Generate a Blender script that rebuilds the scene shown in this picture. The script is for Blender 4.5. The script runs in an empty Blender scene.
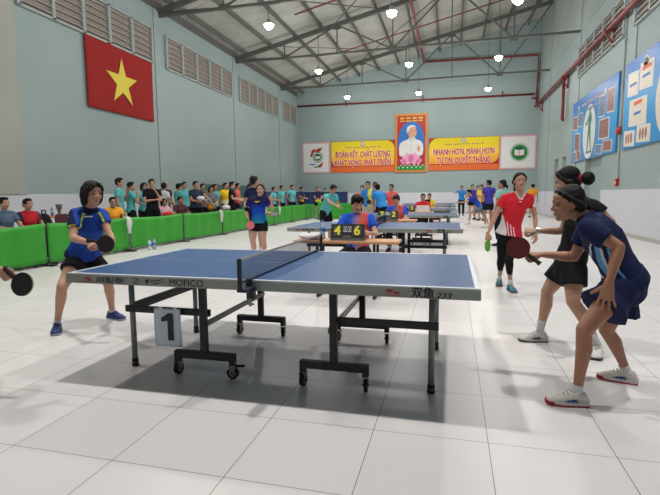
import bpy, bmesh, math, random
from mathutils import Vector, Matrix, noise
R = math.radians
PI = math.pi
scene = bpy.context.scene
C = scene.collection

# ------------------------------------------------------------------ camera
FPX, CYAW, CPITCH, CROLL, CH = 475.75, 0.2514, 0.1113, -0.0084, 1.2894
_f = Vector((-math.sin(CYAW)*math.cos(CPITCH), math.cos(CYAW)*math.cos(CPITCH), -math.sin(CPITCH)))
_r0 = Vector((math.cos(CYAW), math.sin(CYAW), 0)); _u0 = _r0.cross(_f)
_r = _r0*math.cos(CROLL)+_u0*math.sin(CROLL); _u = -_r0*math.sin(CROLL)+_u0*math.cos(CROLL)
cam_d = bpy.data.cameras.new('camera'); cam = bpy.data.objects.new('camera', cam_d); C.objects.link(cam)
cam_d.sensor_width = 36; cam_d.lens = 36*FPX/660; cam_d.clip_start = .05; cam_d.clip_end = 200
M = Matrix((( _r.x, _u.x, -_f.x, 0), (_r.y, _u.y, -_f.y, 0), (_r.z, _u.z, -_f.z, CH), (0, 0, 0, 1)))
cam.matrix_world = M
scene.camera = cam

def W(u, v, y):
    """point of the hall seen at photo position (u, v) that stands at depth y along the hall"""
    d = _f+_r*((u-330)/FPX)-_u*((v-247.5)/FPX)
    t = y/d.y
    return Vector((d.x*t, y, CH+d.z*t))

# ------------------------------------------------------------------ world, exposure
LAMP_W = 64
GLOW_W = 112
world = bpy.data.worlds.new('world'); scene.world = world; world.use_nodes = True
bg = world.node_tree.nodes['Background']; bg.inputs[0].default_value = (.62, .78, 1, 1); bg.inputs[1].default_value = 1.0
vs = scene.view_settings
vs.view_transform = 'Standard'; vs.look = 'None'; vs.gamma = 1; vs.use_curve_mapping = False
vs.exposure = 0.0

# ------------------------------------------------------------------ helpers
def srgb(c):
    return tuple(((x/255)/12.92 if x/255 <= .04045 else ((x/255+.055)/1.055)**2.4) for x in c)
_mats = {}
def mat(name, col, rough=.6, metal=0, var=0., scale=6, bump=0., spec=.5, emit=None, coat=0, alpha=1):
    """procedural principled material; col is sRGB 0-255, var mixes noise of a slightly different tone"""
    if name in _mats: return _mats[name]
    m = bpy.data.materials.new(name); m.use_nodes = True; nt = m.node_tree; p = nt.nodes['Principled BSDF']
    c = srgb(col)
    p.inputs['Base Color'].default_value = (*c, 1); p.inputs['Roughness'].default_value = rough
    p.inputs['Metallic'].default_value = metal; p.inputs['Specular IOR Level'].default_value = spec
    p.inputs['Coat Weight'].default_value = coat; p.inputs['Alpha'].default_value = alpha
    tc = nt.nodes.new('ShaderNodeTexCoord'); nz = nt.nodes.new('ShaderNodeTexNoise')
    nz.inputs['Scale'].default_value = scale; nz.inputs['Detail'].default_value = 4
    nt.links.new(tc.outputs['Object'], nz.inputs['Vector'])
    if var:
        mx = nt.nodes.new('ShaderNodeMix'); mx.data_type = 'RGBA'
        mx.inputs['A'].default_value = (*[min(1, x*(1+var)) for x in c], 1); mx.inputs['B'].default_value = (*[x*(1-var) for x in c], 1)
        nt.links.new(nz.outputs['Fac'], mx.inputs['Factor']); nt.links.new(mx.outputs['Result'], p.inputs['Base Color'])
    if bump:
        b = nt.nodes.new('ShaderNodeBump'); b.inputs['Strength'].default_value = bump; b.inputs['Distance'].default_value = .02
        nt.links.new(nz.outputs['Fac'], b.inputs['Height']); nt.links.new(b.outputs['Normal'], p.inputs['Normal'])
    if emit:
        p.inputs['Emission Color'].default_value = (*srgb(emit[0]), 1); p.inputs['Emission Strength'].default_value = emit[1]
    _mats[name] = m
    return m
def ramp_mat(name, axis, stops, rough=.8, constant=False, wob=0., scale=8):
    """fabric dyed in bands along an object axis; stops = [(coordinate, colour)]"""
    if name in _mats: return _mats[name]
    m = bpy.data.materials.new(name); m.use_nodes = True; nt = m.node_tree; p = nt.nodes['Principled BSDF']
    p.inputs['Roughness'].default_value = rough; p.inputs['Specular IOR Level'].default_value = .2
    tc = nt.nodes.new('ShaderNodeTexCoord'); sp = nt.nodes.new('ShaderNodeSeparateXYZ')
    nt.links.new(tc.outputs['Object'], sp.inputs[0])
    lo, hi = stops[0][0], stops[-1][0]
    mr = nt.nodes.new('ShaderNodeMapRange'); mr.inputs['From Min'].default_value = lo; mr.inputs['From Max'].default_value = hi
    src = sp.outputs['XYZ'.index(axis)]
    if wob:
        nz = nt.nodes.new('ShaderNodeTexNoise'); nz.inputs['Scale'].default_value = scale; nt.links.new(tc.outputs['Object'], nz.inputs['Vector'])
        ma = nt.nodes.new('ShaderNodeMath'); ma.operation = 'MULTIPLY_ADD'; ma.inputs[1].default_value = wob*2
        nt.links.new(nz.outputs['Fac'], ma.inputs[0]); nt.links.new(src, ma.inputs[2])
        mb = nt.nodes.new('ShaderNodeMath'); mb.operation = 'SUBTRACT'; mb.inputs[1].default_value = wob; nt.links.new(ma.outputs[0], mb.inputs[0]); src = mb.outputs[0]
    nt.links.new(src, mr.inputs['Value'])
    cr = nt.nodes.new('ShaderNodeValToRGB'); cr.color_ramp.interpolation = 'CONSTANT' if constant else 'LINEAR'
    el = cr.color_ramp.elements
    for i, (s, c) in enumerate(stops):
        q = (s-lo)/(hi-lo)
        e = el[i] if i < 2 else el.new(q)
        e.position = q; e.color = (*srgb(c), 1)
    nt.links.new(mr.outputs[0], cr.inputs[0]); nt.links.new(cr.outputs[0], p.inputs['Base Color'])
    _mats[name] = m
    return m

def obj(name, bm, m, parent=None, smooth=False, loc=None):
    me = bpy.data.meshes.new(name); bm.normal_update(); bm.to_mesh(me); bm.free()
    for k in (m if isinstance(m, (list, tuple)) else [m]): me.materials.append(k)
    if smooth: me.polygons.foreach_set('use_smooth', [True]*len(me.polygons))
    o = bpy.data.objects.new(name, me); C.objects.link(o)
    if parent: o.parent = parent
    if loc is not None: o.location = loc
    return o
def tag(o, label=None, cat=None, group=None, kind=None):
    if label: o['label'] = label
    if cat: o['category'] = cat
    if group: o['group'] = group
    if kind: o['kind'] = kind
    return o
def thing(name, label, cat, loc=(0, 0, 0), rz=0, group=None):
    o = bpy.data.objects.new(name, None); C.objects.link(o); o.location = loc; o.rotation_euler = (0, 0, rz); o.empty_display_size = .1
    return tag(o, label, cat, group)
def struct(name, bm, m, parent=None, smooth=False):
    o = obj(name, bm, m, parent, smooth)
    if parent is None: o['kind'] = 'structure'
    return o
def copy_tree(o, parent=None):
    c = o.copy(); C.objects.link(c); c.parent = parent
    if parent is not None: c.matrix_parent_inverse = o.matrix_parent_inverse.copy()
    for ch in list(o.children): copy_tree(ch, c)
    return c
def N(): return bmesh.new()
def box(bm, x0, x1, y0, y1, z0, z1, mi=0, bev=0):
    vs_ = [bm.verts.new(p) for p in ((x0,y0,z0),(x1,y0,z0),(x1,y1,z0),(x0,y1,z0),(x0,y0,z1),(x1,y0,z1),(x1,y1,z1),(x0,y1,z1))]
    fs = []
    for f in ((0,3,2,1),(4,5,6,7),(0,1,5,4),(1,2,6,5),(2,3,7,6),(3,0,4,7)):
        q = bm.faces.new([vs_[i] for i in f]); q.material_index = mi; fs.append(q)
    if bev:
        es = list({e for f in fs for e in f.edges})
        bmesh.ops.bevel(bm, geom=es, offset=bev, segments=2, affect='EDGES', profile=.5)
    return vs_
def cbox(bm, c, s, mi=0, bev=0):
    return box(bm, c[0]-s[0]/2, c[0]+s[0]/2, c[1]-s[1]/2, c[1]+s[1]/2, c[2]-s[2]/2, c[2]+s[2]/2, mi, bev)
def frame_of(d):
    d = d.normalized(); a = Vector((0, 0, 1)) if abs(d.z) < .9 else Vector((0, 1, 0))
    x = d.cross(a).normalized(); return x, d.cross(x).normalized()
def tube(bm, pts, r, seg=10, mi=0, cap=True):
    """round tube through pts; r a number or a list"""
    pts = [Vector(p) for p in pts]; rs = r if isinstance(r, (list, tuple)) else [r]*len(pts)
    rings = []; px = None
    for i, p in enumerate(pts):
        d = (pts[min(i+1, len(pts)-1)]-pts[max(i-1, 0)])
        if d.length < 1e-9: d = Vector((0, 0, 1))
        if px is None: x, y = frame_of(d)
        else:
            dn = d.normalized(); x = (px-dn*px.dot(dn)).normalized(); y = dn.cross(x)
        px = x
        rings.append([bm.verts.new(p+(x*math.cos(2*PI*k/seg)+y*math.sin(2*PI*k/seg))*rs[i]) for k in range(seg)])
    for a, b in zip(rings, rings[1:]):
        for k in range(seg):
            f = bm.faces.new((a[k], a[(k+1)%seg], b[(k+1)%seg], b[k])); f.material_index = mi
    if cap:
        f = bm.faces.new(rings[0][::-1]); f.material_index = mi
        f = bm.faces.new(rings[-1]); f.material_index = mi
def beam(bm, a, b, w, h, mi=0):
    """rectangular bar from a to b; w sideways, h upwards"""
    a, b = Vector(a), Vector(b); d = (b-a).normalized()
    up = Vector((0, 0, 1)) if abs(d.z) < .99 else Vector((0, 1, 0))
    s = d.cross(up).normalized(); t = s.cross(d).normalized()
    vs_ = [bm.verts.new(p+s*(i*w/2)+t*(j*h/2)) for p in (a, b) for i, j in ((-1,-1),(1,-1),(1,1),(-1,1))]
    for f in ((0,1,2,3),(7,6,5,4),(0,4,5,1),(1,5,6,2),(2,6,7,3),(3,7,4,0)):
        q = bm.faces.new([vs_[i] for i in f]); q.material_index = mi
def lathe(bm, prof, c=(0, 0, 0), seg=20, mi=0):
    rings = []
    for r, z in prof:
        rings.append([bm.verts.new((c[0]+max(r,1e-4)*math.cos(2*PI*k/seg), c[1]+max(r,1e-4)*math.sin(2*PI*k/seg), c[2]+z)) for k in range(seg)])
    for a, b in zip(rings, rings[1:]):
        for k in range(seg):
            f = bm.faces.new((a[k], a[(k+1)%seg], b[(k+1)%seg], b[k])); f.material_index = mi
    bm.faces.new(rings[0][::-1]).material_index = mi; bm.faces.new(rings[-1]).material_index = mi
def prism(bm, pts, T, t0, t1, mi=0):
    """polygon pts (2D) put through T(u, v, w) and extruded from w=t0 to w=t1"""
    a = [bm.verts.new(T(u, v, t0)) for u, v in pts]; b = [bm.verts.new(T(u, v, t1)) for u, v in pts]
    n = len(pts)
    fs = [bm.faces.new(a), bm.faces.new(b[::-1])]
    for i in range(n): fs.append(bm.faces.new((a[i], b[i], b[(i+1)%n], a[(i+1)%n])))
    for f in fs: f.material_index = mi
    bmesh.ops.recalc_face_normals(bm, faces=fs)
def circ(cx, cy, rx, ry=None, n=28, a0=0, a1=2*PI):
    ry = rx if ry is None else ry
    full = abs(a1-a0-2*PI) < 1e-6
    return [(cx+rx*math.cos(a0+(a1-a0)*k/(n if full else n-1)), cy+ry*math.sin(a0+(a1-a0)*k/(n if full else n-1))) for k in range(n)]
def text_bold(s, size, rot, loc, bold, ext=.001, **kw):
    """heavier lettering: copies shifted by the stroke gain"""
    out = N()
    for i in range(8):
        d = rot @ Vector((bold*math.cos(i*PI/4), bold*math.sin(i*PI/4), .00002*i))
        c = text_bm(s, size, rot, Vector(loc)+d, 0, ext, **kw); me = bpy.data.meshes.new('tmp'); c.to_mesh(me); c.free(); out.from_mesh(me); bpy.data.meshes.remove(me)
    return out
def text_bm(s, size, rot, loc, bold=0., ext=.001, align='CENTER', width=None, shear=0):
    """real lettering as mesh; rot = 3x3 matrix taking text x,y,normal to the hall"""
    cu = bpy.data.curves.new('lettering', 'FONT'); cu.body = s; cu.size = size; cu.align_x = align; cu.align_y = 'CENTER'
    cu.extrude = ext; cu.offset = bold; cu.resolution_u = 3; cu.shear = shear
    o = bpy.data.objects.new('lettering', cu); C.objects.link(o)
    dg = bpy.context.evaluated_depsgraph_get(); me = bpy.data.meshes.new_from_object(o.evaluated_get(dg))
    C.objects.unlink(o); bpy.data.objects.remove(o)
    bm = N(); bm.from_mesh(me); bpy.data.meshes.remove(me)
    if width and bm.verts:
        xs = [v.co.x for v in bm.verts]; k = width/(max(xs)-min(xs))
        for v in bm.verts: v.co.x *= k
    Mx = rot.to_4x4() if isinstance(rot, Matrix) else Matrix(rot)
    for v in bm.verts: v.co = Mx.to_3x3() @ v.co + Vector(loc)
    return bm
FACE_CAM = Matrix(((1,0,0),(0,0,-1),(0,1,0)))       # reads towards -Y
FACE_LEFT = Matrix(((0,0,-1),(-1,0,0),(0,1,0)))     # on the right wall, reads towards -X

# ------------------------------------------------------------------ dimensions of the hall
XL, XR, YB, YF = -10.4, 4.95, 31.8, -4.5
ZE, SLOPE = 7.85, .224
def zroof(x): return ZE+SLOPE*(x-XL)
TX, TY = -1.2177, 3.488

# ------------------------------------------------------------------ materials of the shell
def wall_mat():
    m = bpy.data.materials.new('painted_wall'); m.use_nodes = True; nt = m.node_tree; p = nt.nodes['Principled BSDF']
    p.inputs['Roughness'].default_value = .55
    g = nt.nodes.new('ShaderNodeNewGeometry'); sp = nt.nodes.new('ShaderNodeSeparateXYZ'); nt.links.new(g.outputs['Position'], sp.inputs[0])
    gt = nt.nodes.new('ShaderNodeMath'); gt.operation = 'GREATER_THAN'; gt.inputs[1].default_value = 1.36; nt.links.new(sp.outputs[2], gt.inputs[0])
    nz = nt.nodes.new('ShaderNodeTexNoise'); nz.inputs['Scale'].default_value = .5; nz.inputs['Detail'].default_value = 6; nt.links.new(g.outputs['Position'], nz.inputs['Vector'])
    a = nt.nodes.new('ShaderNodeMix'); a.data_type = 'RGBA'; a.inputs['A'].default_value = (*srgb((146,162,162)), 1); a.inputs['B'].default_value = (*srgb((158,174,172)), 1)
    nt.links.new(nz.outputs['Fac'], a.inputs['Factor'])
    b = nt.nodes.new('ShaderNodeMix'); b.data_type = 'RGBA'; b.inputs['A'].default_value = (*srgb((206,208,215)), 1)
    nt.links.new(gt.outputs[0], b.inputs['Factor']); nt.links.new(a.outputs['Result'], b.inputs['B']); nt.links.new(b.outputs['Result'], p.inputs['Base Color'])
    return m
WALL = wall_mat()
def floor_mat():
    m = bpy.data.materials.new('floor_tiles'); m.use_nodes = True; nt = m.node_tree; p = nt.nodes['Principled BSDF']
    L = nt.links.new
    def math_(op, a, b=None):
        n = nt.nodes.new('ShaderNodeMath'); n.operation = op
        for i, x in enumerate((a, b)):
            if x is None: continue
            if isinstance(x, (int, float)): n.inputs[i].default_value = x
            else: L(x, n.inputs[i])
        return n.outputs[0]
    g = nt.nodes.new('ShaderNodeNewGeometry'); sp = nt.nodes.new('ShaderNodeSeparateXYZ'); L(g.outputs['Position'], sp.inputs[0])
    gs = []; ids = []
    for k, o in ((0, .205), (1, 2.47)):
        q = math_('DIVIDE', math_('SUBTRACT', sp.outputs[k], o-60), .6)
        ids.append(math_('FLOOR', q)); fr = math_('FRACT', q)
        d = math_('MINIMUM', fr, math_('SUBTRACT', 1, fr))
        gs.append(math_('LESS_THAN', d, .0034 if k == 0 else .003))
    gr = math_('MAXIMUM', gs[0], gs[1])
    cb = nt.nodes.new('ShaderNodeCombineXYZ'); L(ids[0], cb.inputs[0]); L(ids[1], cb.inputs[1])
    wn = nt.nodes.new('ShaderNodeTexWhiteNoise'); L(cb.outputs[0], wn.inputs['Vector'])
    nz = nt.nodes.new('ShaderNodeTexNoise'); nz.inputs['Scale'].default_value = 1.3; nz.inputs['Detail'].default_value = 8; L(g.outputs['Position'], nz.inputs['Vector'])
    t = math_('ADD', math_('MULTIPLY', wn.outputs['Value'], .6), math_('MULTIPLY', nz.outputs['Fac'], .4))
    a = nt.nodes.new('ShaderNodeMix'); a.data_type = 'RGBA'; a.inputs['A'].default_value = (*srgb((212,208,208)), 1); a.inputs['B'].default_value = (*srgb((221,216,215)), 1); L(t, a.inputs['Factor'])
    b = nt.nodes.new('ShaderNodeMix'); b.data_type = 'RGBA'; L(gr, b.inputs['Factor']); L(a.outputs['Result'], b.inputs['A']); b.inputs['B'].default_value = (*srgb((112,104,98)), 1)
    L(b.outputs['Result'], p.inputs['Base Color'])
    rr = nt.nodes.new('ShaderNodeMapRange'); L(nz.outputs['Fac'], rr.inputs['Value']); rr.inputs['To Min'].default_value = .31; rr.inputs['To Max'].default_value = .33
    L(rr.outputs[0], p.inputs['Roughness']); p.inputs['Specular IOR Level'].default_value = .45
    return m
STEEL = mat('truss_steel', (104,104,100), .6, .2, .15, 5)
ROOFM = mat('roof_sheet', (176,176,168), .6, .05, .3, 1.1, .3)
PIPE_RED = mat('fire_pipe_paint', (126,44,46), .45, 0, .1)
SKIRT = mat('skirting_tile', (176,172,168), .4)
UPPER = mat('upper_wall_sheet', (156,168,162), .7, 0, .18, .8)

# ------------------------------------------------------------------ shell
b = N(); box(b, XL-.3, XR+.3, YF-.3, YB+.3, -.2, 0); struct('floor', b, floor_mat())
b = N(); box(b, XL-.25, XL, YF-.25, YB+.25, 0, ZE+.05); struct('wall_left', b, WALL)
b = N()
prism(b, [(XL, 0), (XR, 0), (XR, zroof(XR)+.45), (XL, zroof(XL)+.45)], lambda u, v, w: (u, w, v), YB, YB+.25); struct('wall_back', b, WALL)
b = N()
prism(b, [(XL, 0), (XR, 0), (XR, zroof(XR)+.45), (XL, zroof(XL)+.45)], lambda u, v, w: (u, w, v), YF-.25, YF); struct('wall_front', b, WALL)
# right wall with a wide door recess and two narrow openings
DOORS = [(18.35, 20.5, 2.62), (23.75, 24.6, 2.92), (25.45, 26.35, 2.92)]
b = N(); y = YF-.25
for (a0, a1, h) in DOORS:
    box(b, XR, XR+.25, y, a0, 0, 7.85); box(b, XR, XR+.25, a0, a1, h, 7.85); y = a1
box(b, XR, XR+.25, y, YB+.25, 0, 7.85); struct('wall_right', b, WALL)
b = N(); box(b, XR+.02, XR+.2, YF-.25, YB+.25, 7.85, zroof(XR)+.45); struct('trim_upper_right', b, UPPER)
b = N(); box(b, XR-.03, XR+.02, YF, YB, 7.80, 7.90); struct('trim_ledge', b, UPPER)
DOORM = mat('door_paint', (148,162,162), .5, 0, .06, 3); DARKROOM = mat('corridor_dark', (70,80,82), .8)
HANDLE = mat('brushed_steel', (150,150,150), .3, .9)
for i, (a0, a1, h) in enumerate(DOORS):
    b = N(); box(b, XR+.16, XR+.2, a0, a1, 0, h)
    d = struct('door_%d' % (i+1), b, DOORM)
    b = N(); t = .05
    for (p0, p1, z0, z1) in ((a0, a0+t, 0, h), (a1-t, a1, 0, h), (a0, a1, h-t, h)): box(b, XR+.1, XR+.16, p0, p1, z0, z1)
    obj('door_frame', b, SKIRT, d)
    b = N(); tube(b, [(XR+.1, a0+.15, 1.0), (XR+.1, a0+.15, 1.15)], .012); box(b, XR+.1, XR+.16, a0+.14, a0+.16, 1.06, 1.09); obj('door_handle', b, HANDLE, d)
b = N(); box(b, XL, XL+.015, YF, YB, 0, .1); struct('baseboard_left', b, SKIRT)
b = N(); box(b, XL, XR, YB-.015, YB, 0, .1); struct('baseboard_back', b, SKIRT)
b = N(); y = YF
for (a0, a1, h) in DOORS+[(YB, YB, 0)]: box(b, XR-.015, XR, y, a0, 0, .1); y = a1
struct('baseboard_right', b, SKIRT)
# pilasters of the left wall
CREAM = mat('cream_paint', (166,168,160), .6, 0, .05, 2)
b = N(); box(b, XL, XL+.03, 8.6, 9.8, 1.36, ZE); struct('trim_1', b, CREAM)
for i, y in enumerate((15.72, 22.05, 28.35)):
    b = N(); box(b, XL, XL+.03, y-.18, y+.18, 0, ZE); struct('trim_%d' % (i+2), b, WALL)
    b = N(); box(b, XR-.03, XR, y-.18+.1, y+.18+.1, 2.7 if i == 0 else 0, 7.85); struct('trim_%d' % (i+5), b, WALL)

# mono-pitch roof: corrugated sheet
b = N(); nx, pitch = 14, .25; ny = int((YB-YF+.6)/pitch*4); prev = None
for j in range(ny+1):
    yy = YF-.3+j*pitch/4; dz = .035*(0, 1, 1, 0)[j % 4]
    row = [b.verts.new((XL-.3+(XR-XL+.6)*i/nx, yy, zroof(XL-.3+(XR-XL+.6)*i/nx)+.32+dz)) for i in range(nx+1)]
    if prev:
        for i in range(nx): b.faces.new((prev[i], row[i], row[i+1], prev[i+1]))
    prev = row
struct('ceiling', b, ROOFM)
b = N(); box(b, XL-.3, XR+.3, YF-.3, YB+.3, zroof(XR)+.75, zroof(XR)+.8); struct('trim_roof_cover', b, ROOFM)
b = N(); box(b, XL-.25, XL+.02, YF, YB, ZE+.05, ZE+.36); struct('trim_eave', b, STEEL)
k = 0; x = XL+.5
while x < XR:
    b = N(); box(b, x-.035, x+.035, YF, YB, zroof(x)+.13, zroof(x)+.31); k += 1
    struct('trim_purlin_%d' % k, b, STEEL); x += 1.28
# trusses
def truss(y):
    t = thing('roof_truss', None, None, (0, y, 0)); t['kind'] = 'structure'
    zb = 7.72
    b = N(); beam(b, (XL, 0, zb), (XR, 0, zb+.1), .1, .09); obj('bottom_chord', b, STEEL, t)
    b = N(); beam(b, (XL, 0, zroof(XL)+.02), (XR, 0, zroof(XR)+.02), .14, .18); obj('top_chord', b, STEEL, t)
    n = 6; xs = [XL+(XR-XL)*i/n for i in range(n+1)]
    for i in range(1, n):
        b = N(); beam(b, (xs[i], 0, zb), (xs[i], 0, zroof(xs[i])), .05, .05); obj('web_post', b, STEEL, t)
    for i in range(n):
        bot = i % 2 == 0      # low nodes at odd i
        a = (xs[i], 0, zroof(xs[i]) if bot else zb+.03); c = (xs[i+1], 0, zb+.03 if bot else zroof(xs[i+1]))
        if i == 0: a = (xs[0], 0, zroof(xs[0]))
        b = N(); beam(b, a, c, .06, .06); obj('web_brace', b, STEEL, t)
    for i in range(1, n):
        z = zb+.02 if i % 2 else zroof(xs[i])-.02
        b = N(); cbox(b, (xs[i], 0, z+(.04 if i % 2 else -.06)), (.34, .016, .22)); obj('gusset_plate', b, STEEL, t)
    return t
TR = [-3.0, 3.3, 9.6, 15.9, 22.2, 28.5]
for i, y in enumerate(TR): truss(y).name = 'trim_truss_%d' % (i+1)
# slender diagonal wind braces between the trusses
b = N()
for y0 in TR[:-1]:
    beam(b, (-8.2, y0, zroof(-8.2)-.05), (-3.0, y0+6.3, zroof(-3)-.05), .035, .035); beam(b, (-.4, y0, zroof(-.4)-.05), (-5.6, y0+6.3, zroof(-5.6)-.05), .035, .035)
struct('trim_wind_brace', b, STEEL)

# pipes
def pipe(name, pts, r, label):
    b = N(); tube(b, pts, r, 12)
    for p in pts[1:-1]: bmesh.ops.create_uvsphere(b, u_segments=12, v_segments=8, radius=r*1.15, matrix=Matrix.Translation(p))
    return obj(name, b, PIPE_RED, None, True)
t = thing('fire_pipe', 'dark red pipe running along the right wall below the vents on brackets', 'pipe', (XR-.18, 9, 6.5))
b = N(); tube(b, [(0, -13.4, 0), (0, 22.72, 0)], .085, 12); obj('pipe_run', b, PIPE_RED, t, True)
for y in (17.6, 23.9, 30.2):
    b = N(); beam(b, (.15, y-9, -.09), (-.16, y-9, -.09), .06, .06); beam(b, (.13, y-9, -.55), (-.13, y-9, -.12), .05, .05); beam(b, (.13, y-9, -.6), (.13, y-9, 0), .05, .05); obj('bracket', b, PIPE_RED, t)
b = N(); tube(b, [(0, 15.1, 0), (0, 15.1, -1.9), (.07, 15.1, -1.97)], .07, 12); obj('drop_pipe', b, PIPE_RED, t, True)
t = thing('fire_pipe', 'dark red pipe crossing the back wall above the banners', 'pipe', (XL+.05, YB-.12, 7.2))
b = N(); tube(b, [(0, 0, .05), (XR-XL-.35, 0, .0)], .06, 12); obj('pipe_run', b, PIPE_RED, t, True)
for x in (3.4, 8.4, 13.2):
    b = N(); box(b, x-.03, x+.03, -.02, .1, -.1, .28); obj('clamp', b, PIPE_RED, t)
t = thing('fire_pipe', 'dark red riser pipe in the back right corner turning along the ceiling', 'pipe', (XR-.14, YB-.14, 6.5))
b = N(); tube(b, [(0, 0, .1), (0, 0, 2.95), (-6.7, 0, 3.05)], .065, 12); obj('pipe_run', b, PIPE_RED, t, True)
b = N(); lathe(b, [(.08, 0), (.11, .02), (.11, .1), (.08, .12)], (-.1, 0, .4), 12); obj('valve', b, PIPE_RED, t)
b = N(); tube(b, [(-.3, 0, .45), (-.05, 0, .45)], .05, 8); obj('stub', b, PIPE_RED, t)
t = thing('fire_pipe', 'dark red pipe running along the hall under the roof, right of the middle lamps', 'pipe', (XR-6.8, YB-.3, 9.35))
b = N(); tube(b, [(0, 0, .2), (0, -.4, 0), (0, -30, 0)], .07, 12); obj('pipe_run', b, PIPE_RED, t, True)
for i, (x0, y) in enumerate(((-6.6, 11.6), (-6.6, 14.2), (-6.4, 19.4), (-6.2, 25.4))):
    x1 = XR-1
    b = N(); tube(b, [(x0, y, zroof(x0)-.15), (x1, y, zroof(x1)-.15)], .032, 8)
    o = obj('sprinkler_pipe', b, PIPE_RED, None, True)
    tag(o, ('thin dark red sprinkler pipe under the roof, nearest the camera', 'thin dark red sprinkler pipe under the roof, second from the camera', 'thin dark red sprinkler pipe under the roof, third from the camera', 'thin dark red sprinkler pipe under the roof, closest to the back wall')[i], 'pipe', 'sprinkler branch pipes')

# louvred vents high on both walls
SLAT = mat('vent_frame', (166,172,170), .6); VENTBACK = mat('vent_backing', (150,136,126), .8, 0, .15, 2)
nw = 0
def vent(side, y0, y1):
    global nw
    nw += 1
    s = 1 if side == 'L' else -1; X = XL if side == 'L' else XR
    z0, z1 = 6.0, 7.1
    b = N(); box(b, min(X, X+s*.012), max(X, X+s*.012), y0, y1, z0, z1)
    w = struct('window_%d' % nw, b, VENTBACK)
    n = max(1, round((y1-y0)/1.11))
    b = N()
    for i in range(n+1):
        y = y0+(y1-y0)*i/n; box(b, min(X, X+s*.09), max(X, X+s*.09), y-.05, y+.05, z0-.05, z1+.05)
    for z in (z0-.03, z1+.03): box(b, min(X, X+s*.09), max(X, X+s*.09), y0, y1, z-.03, z+.03)
    obj('vent_frame', b, SLAT, w)
    b = N()
    for j in range(6):
        z = z0+.1+j*(z1-z0)/6; beam(b, (X+s*.045, y0, z), (X+s*.045, y1, z), .085, .02)
        for v in b.verts[-8:]:
            v.co.z += -(v.co.x-(X+s*.045))*s*.55
    obj('louvre_slats', b, SLAT, w)
for k in range(-1, 4):
    vent('L', 9.92+6.3*k, min(15.34+6.3*k, YB-.35)); 
for k in range(0, 4):
    if k < 2: vent('R', 10.35+6.3*k, 15.75+6.3*k)

# high-bay lamps: three per truss
LAMPBODY = mat('lamp_body', (190,192,194), .4, .5); LENS = mat('lamp_lens', (255,250,240), .3, 0, emit=((255,250,240), 60))
side_names = ('left', 'middle', 'right')
def lamp(x, y, label):
    z = 7.0
    t = thing('high_bay_lamp', label, 'ceiling lamp', (x, y, z), 0, 'hanging hall lamps')
    b = N(); lathe(b, [(.17, .0), (.19, .0), (.17, .05), (.09, .09), (.07, .18), (.03, .2)], (0, 0, .07), 20); obj('housing', b, LAMPBODY, t, True)
    b = N(); lathe(b, [(.02, -.15), (.07, -.14), (.12, -.1), (.145, -.04), (.15, 0)], (0, 0, .07), 20); obj('lens', b, LENS, t, True)
    b = N(); tube(b, [(0, 0, .27), (0, 0, zroof(x)-z)], .012, 6); obj('hanger', b, STEEL, t)
    ld = bpy.data.lights.new('bulb', 'AREA'); ld.shape = 'DISK'; ld.size = .3; ld.spread = R(115); ld.energy = LAMP_W; ld.color = (1, .985, .955)
    lo = bpy.data.objects.new('bulb', ld); C.objects.link(lo); lo.parent = t; lo.location = (0, 0, -.1)
    lp = bpy.data.lights.new('glass_glow', 'POINT'); lp.shadow_soft_size = .12; lp.energy = GLOW_W; lp.color = (1, .985, .955)
    lg = bpy.data.objects.new('glass_glow', lp); C.objects.link(lg); lg.parent = t; lg.location = (0, 0, -.22)
rown = ('behind the camera', 'above the nearest table', 'ahead of the nearest table', 'in the nearest row in view', 'in the middle row in view', 'in the row closest to the back wall')
for j, y in enumerate(TR):
    if j == 0: continue
    for i, x in enumerate((-6.2, -2.0, 1.8)):
        lamp(x, y+.08, 'round glowing hall lamp, %s one %s' % (side_names[i], rown[j]))

# ------------------------------------------------------------------ banners on the back wall
RED = mat('print_red', (176,34,36), .5); YEL = mat('print_yellow', (243,212,44), .5); ORG = mat('print_orange', (226,98,34), .5)
WHT = mat('print_white', (226,224,222), .5); PINK = mat('print_pink_edge', (214,168,172), .5); BLU = mat('print_blue', (30,112,196), .5)
GRN = mat('print_green', (30,140,62), .5); DRED = mat('print_crimson', (190,24,50), .5); LOTUS = mat('print_lotus', (232,160,196), .5); LOTUS2 = mat('print_lotus_dark', (214,110,160), .5)
SKINP = mat('print_skin', (214,160,132), .5); DGRN = mat('print_dark_green', (20,96,50), .5); GOLD = mat('print_gold', (214,138,44), .5); GREYP = mat('print_grey', (120,110,104), .5)
BANNER = ramp_mat('banner_yellow_to_orange', 'Z', [(-1.0, (240,132,40)), (-.35, (246,170,52)), (.15, (248,206,60)), (1.0, (232,214,40))], .5)
def back_T(y):  # picture plane on the back wall, (u, v) metres from the centre, w towards the hall
    return lambda u, v, w: (u, y-w, v)
def flat(name, parts, parent, m):  # several printed patches of one colour as one part
    b = N()
    for pts, t0, t1, T in parts: prism(b, pts, T, t0, t1)
    return obj(name, b, m, parent)
def rect(x0, x1, z0, z1): return [(x0, z0), (x1, z0), (x1, z1), (x0, z1)]
def roundish(x0, x1, z0, z1, r0, r1):
    """sheet with a large bow cut from bottom-left and top-right (r<0 swaps)"""
    pts = []
    pts += [(x0+r0*(1-math.cos(a)), z0+r0*(1-math.sin(a))) for a in [PI/2*k/8 for k in range(9)]]
    pts += [(x1, z0)]
    pts += [(x1-r1*(1-math.cos(a)), z1-r1*(1-math.sin(a))) for a in [PI/2*k/8 for k in range(9)]]
    pts += [(x0, z1)]
    return pts
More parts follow.
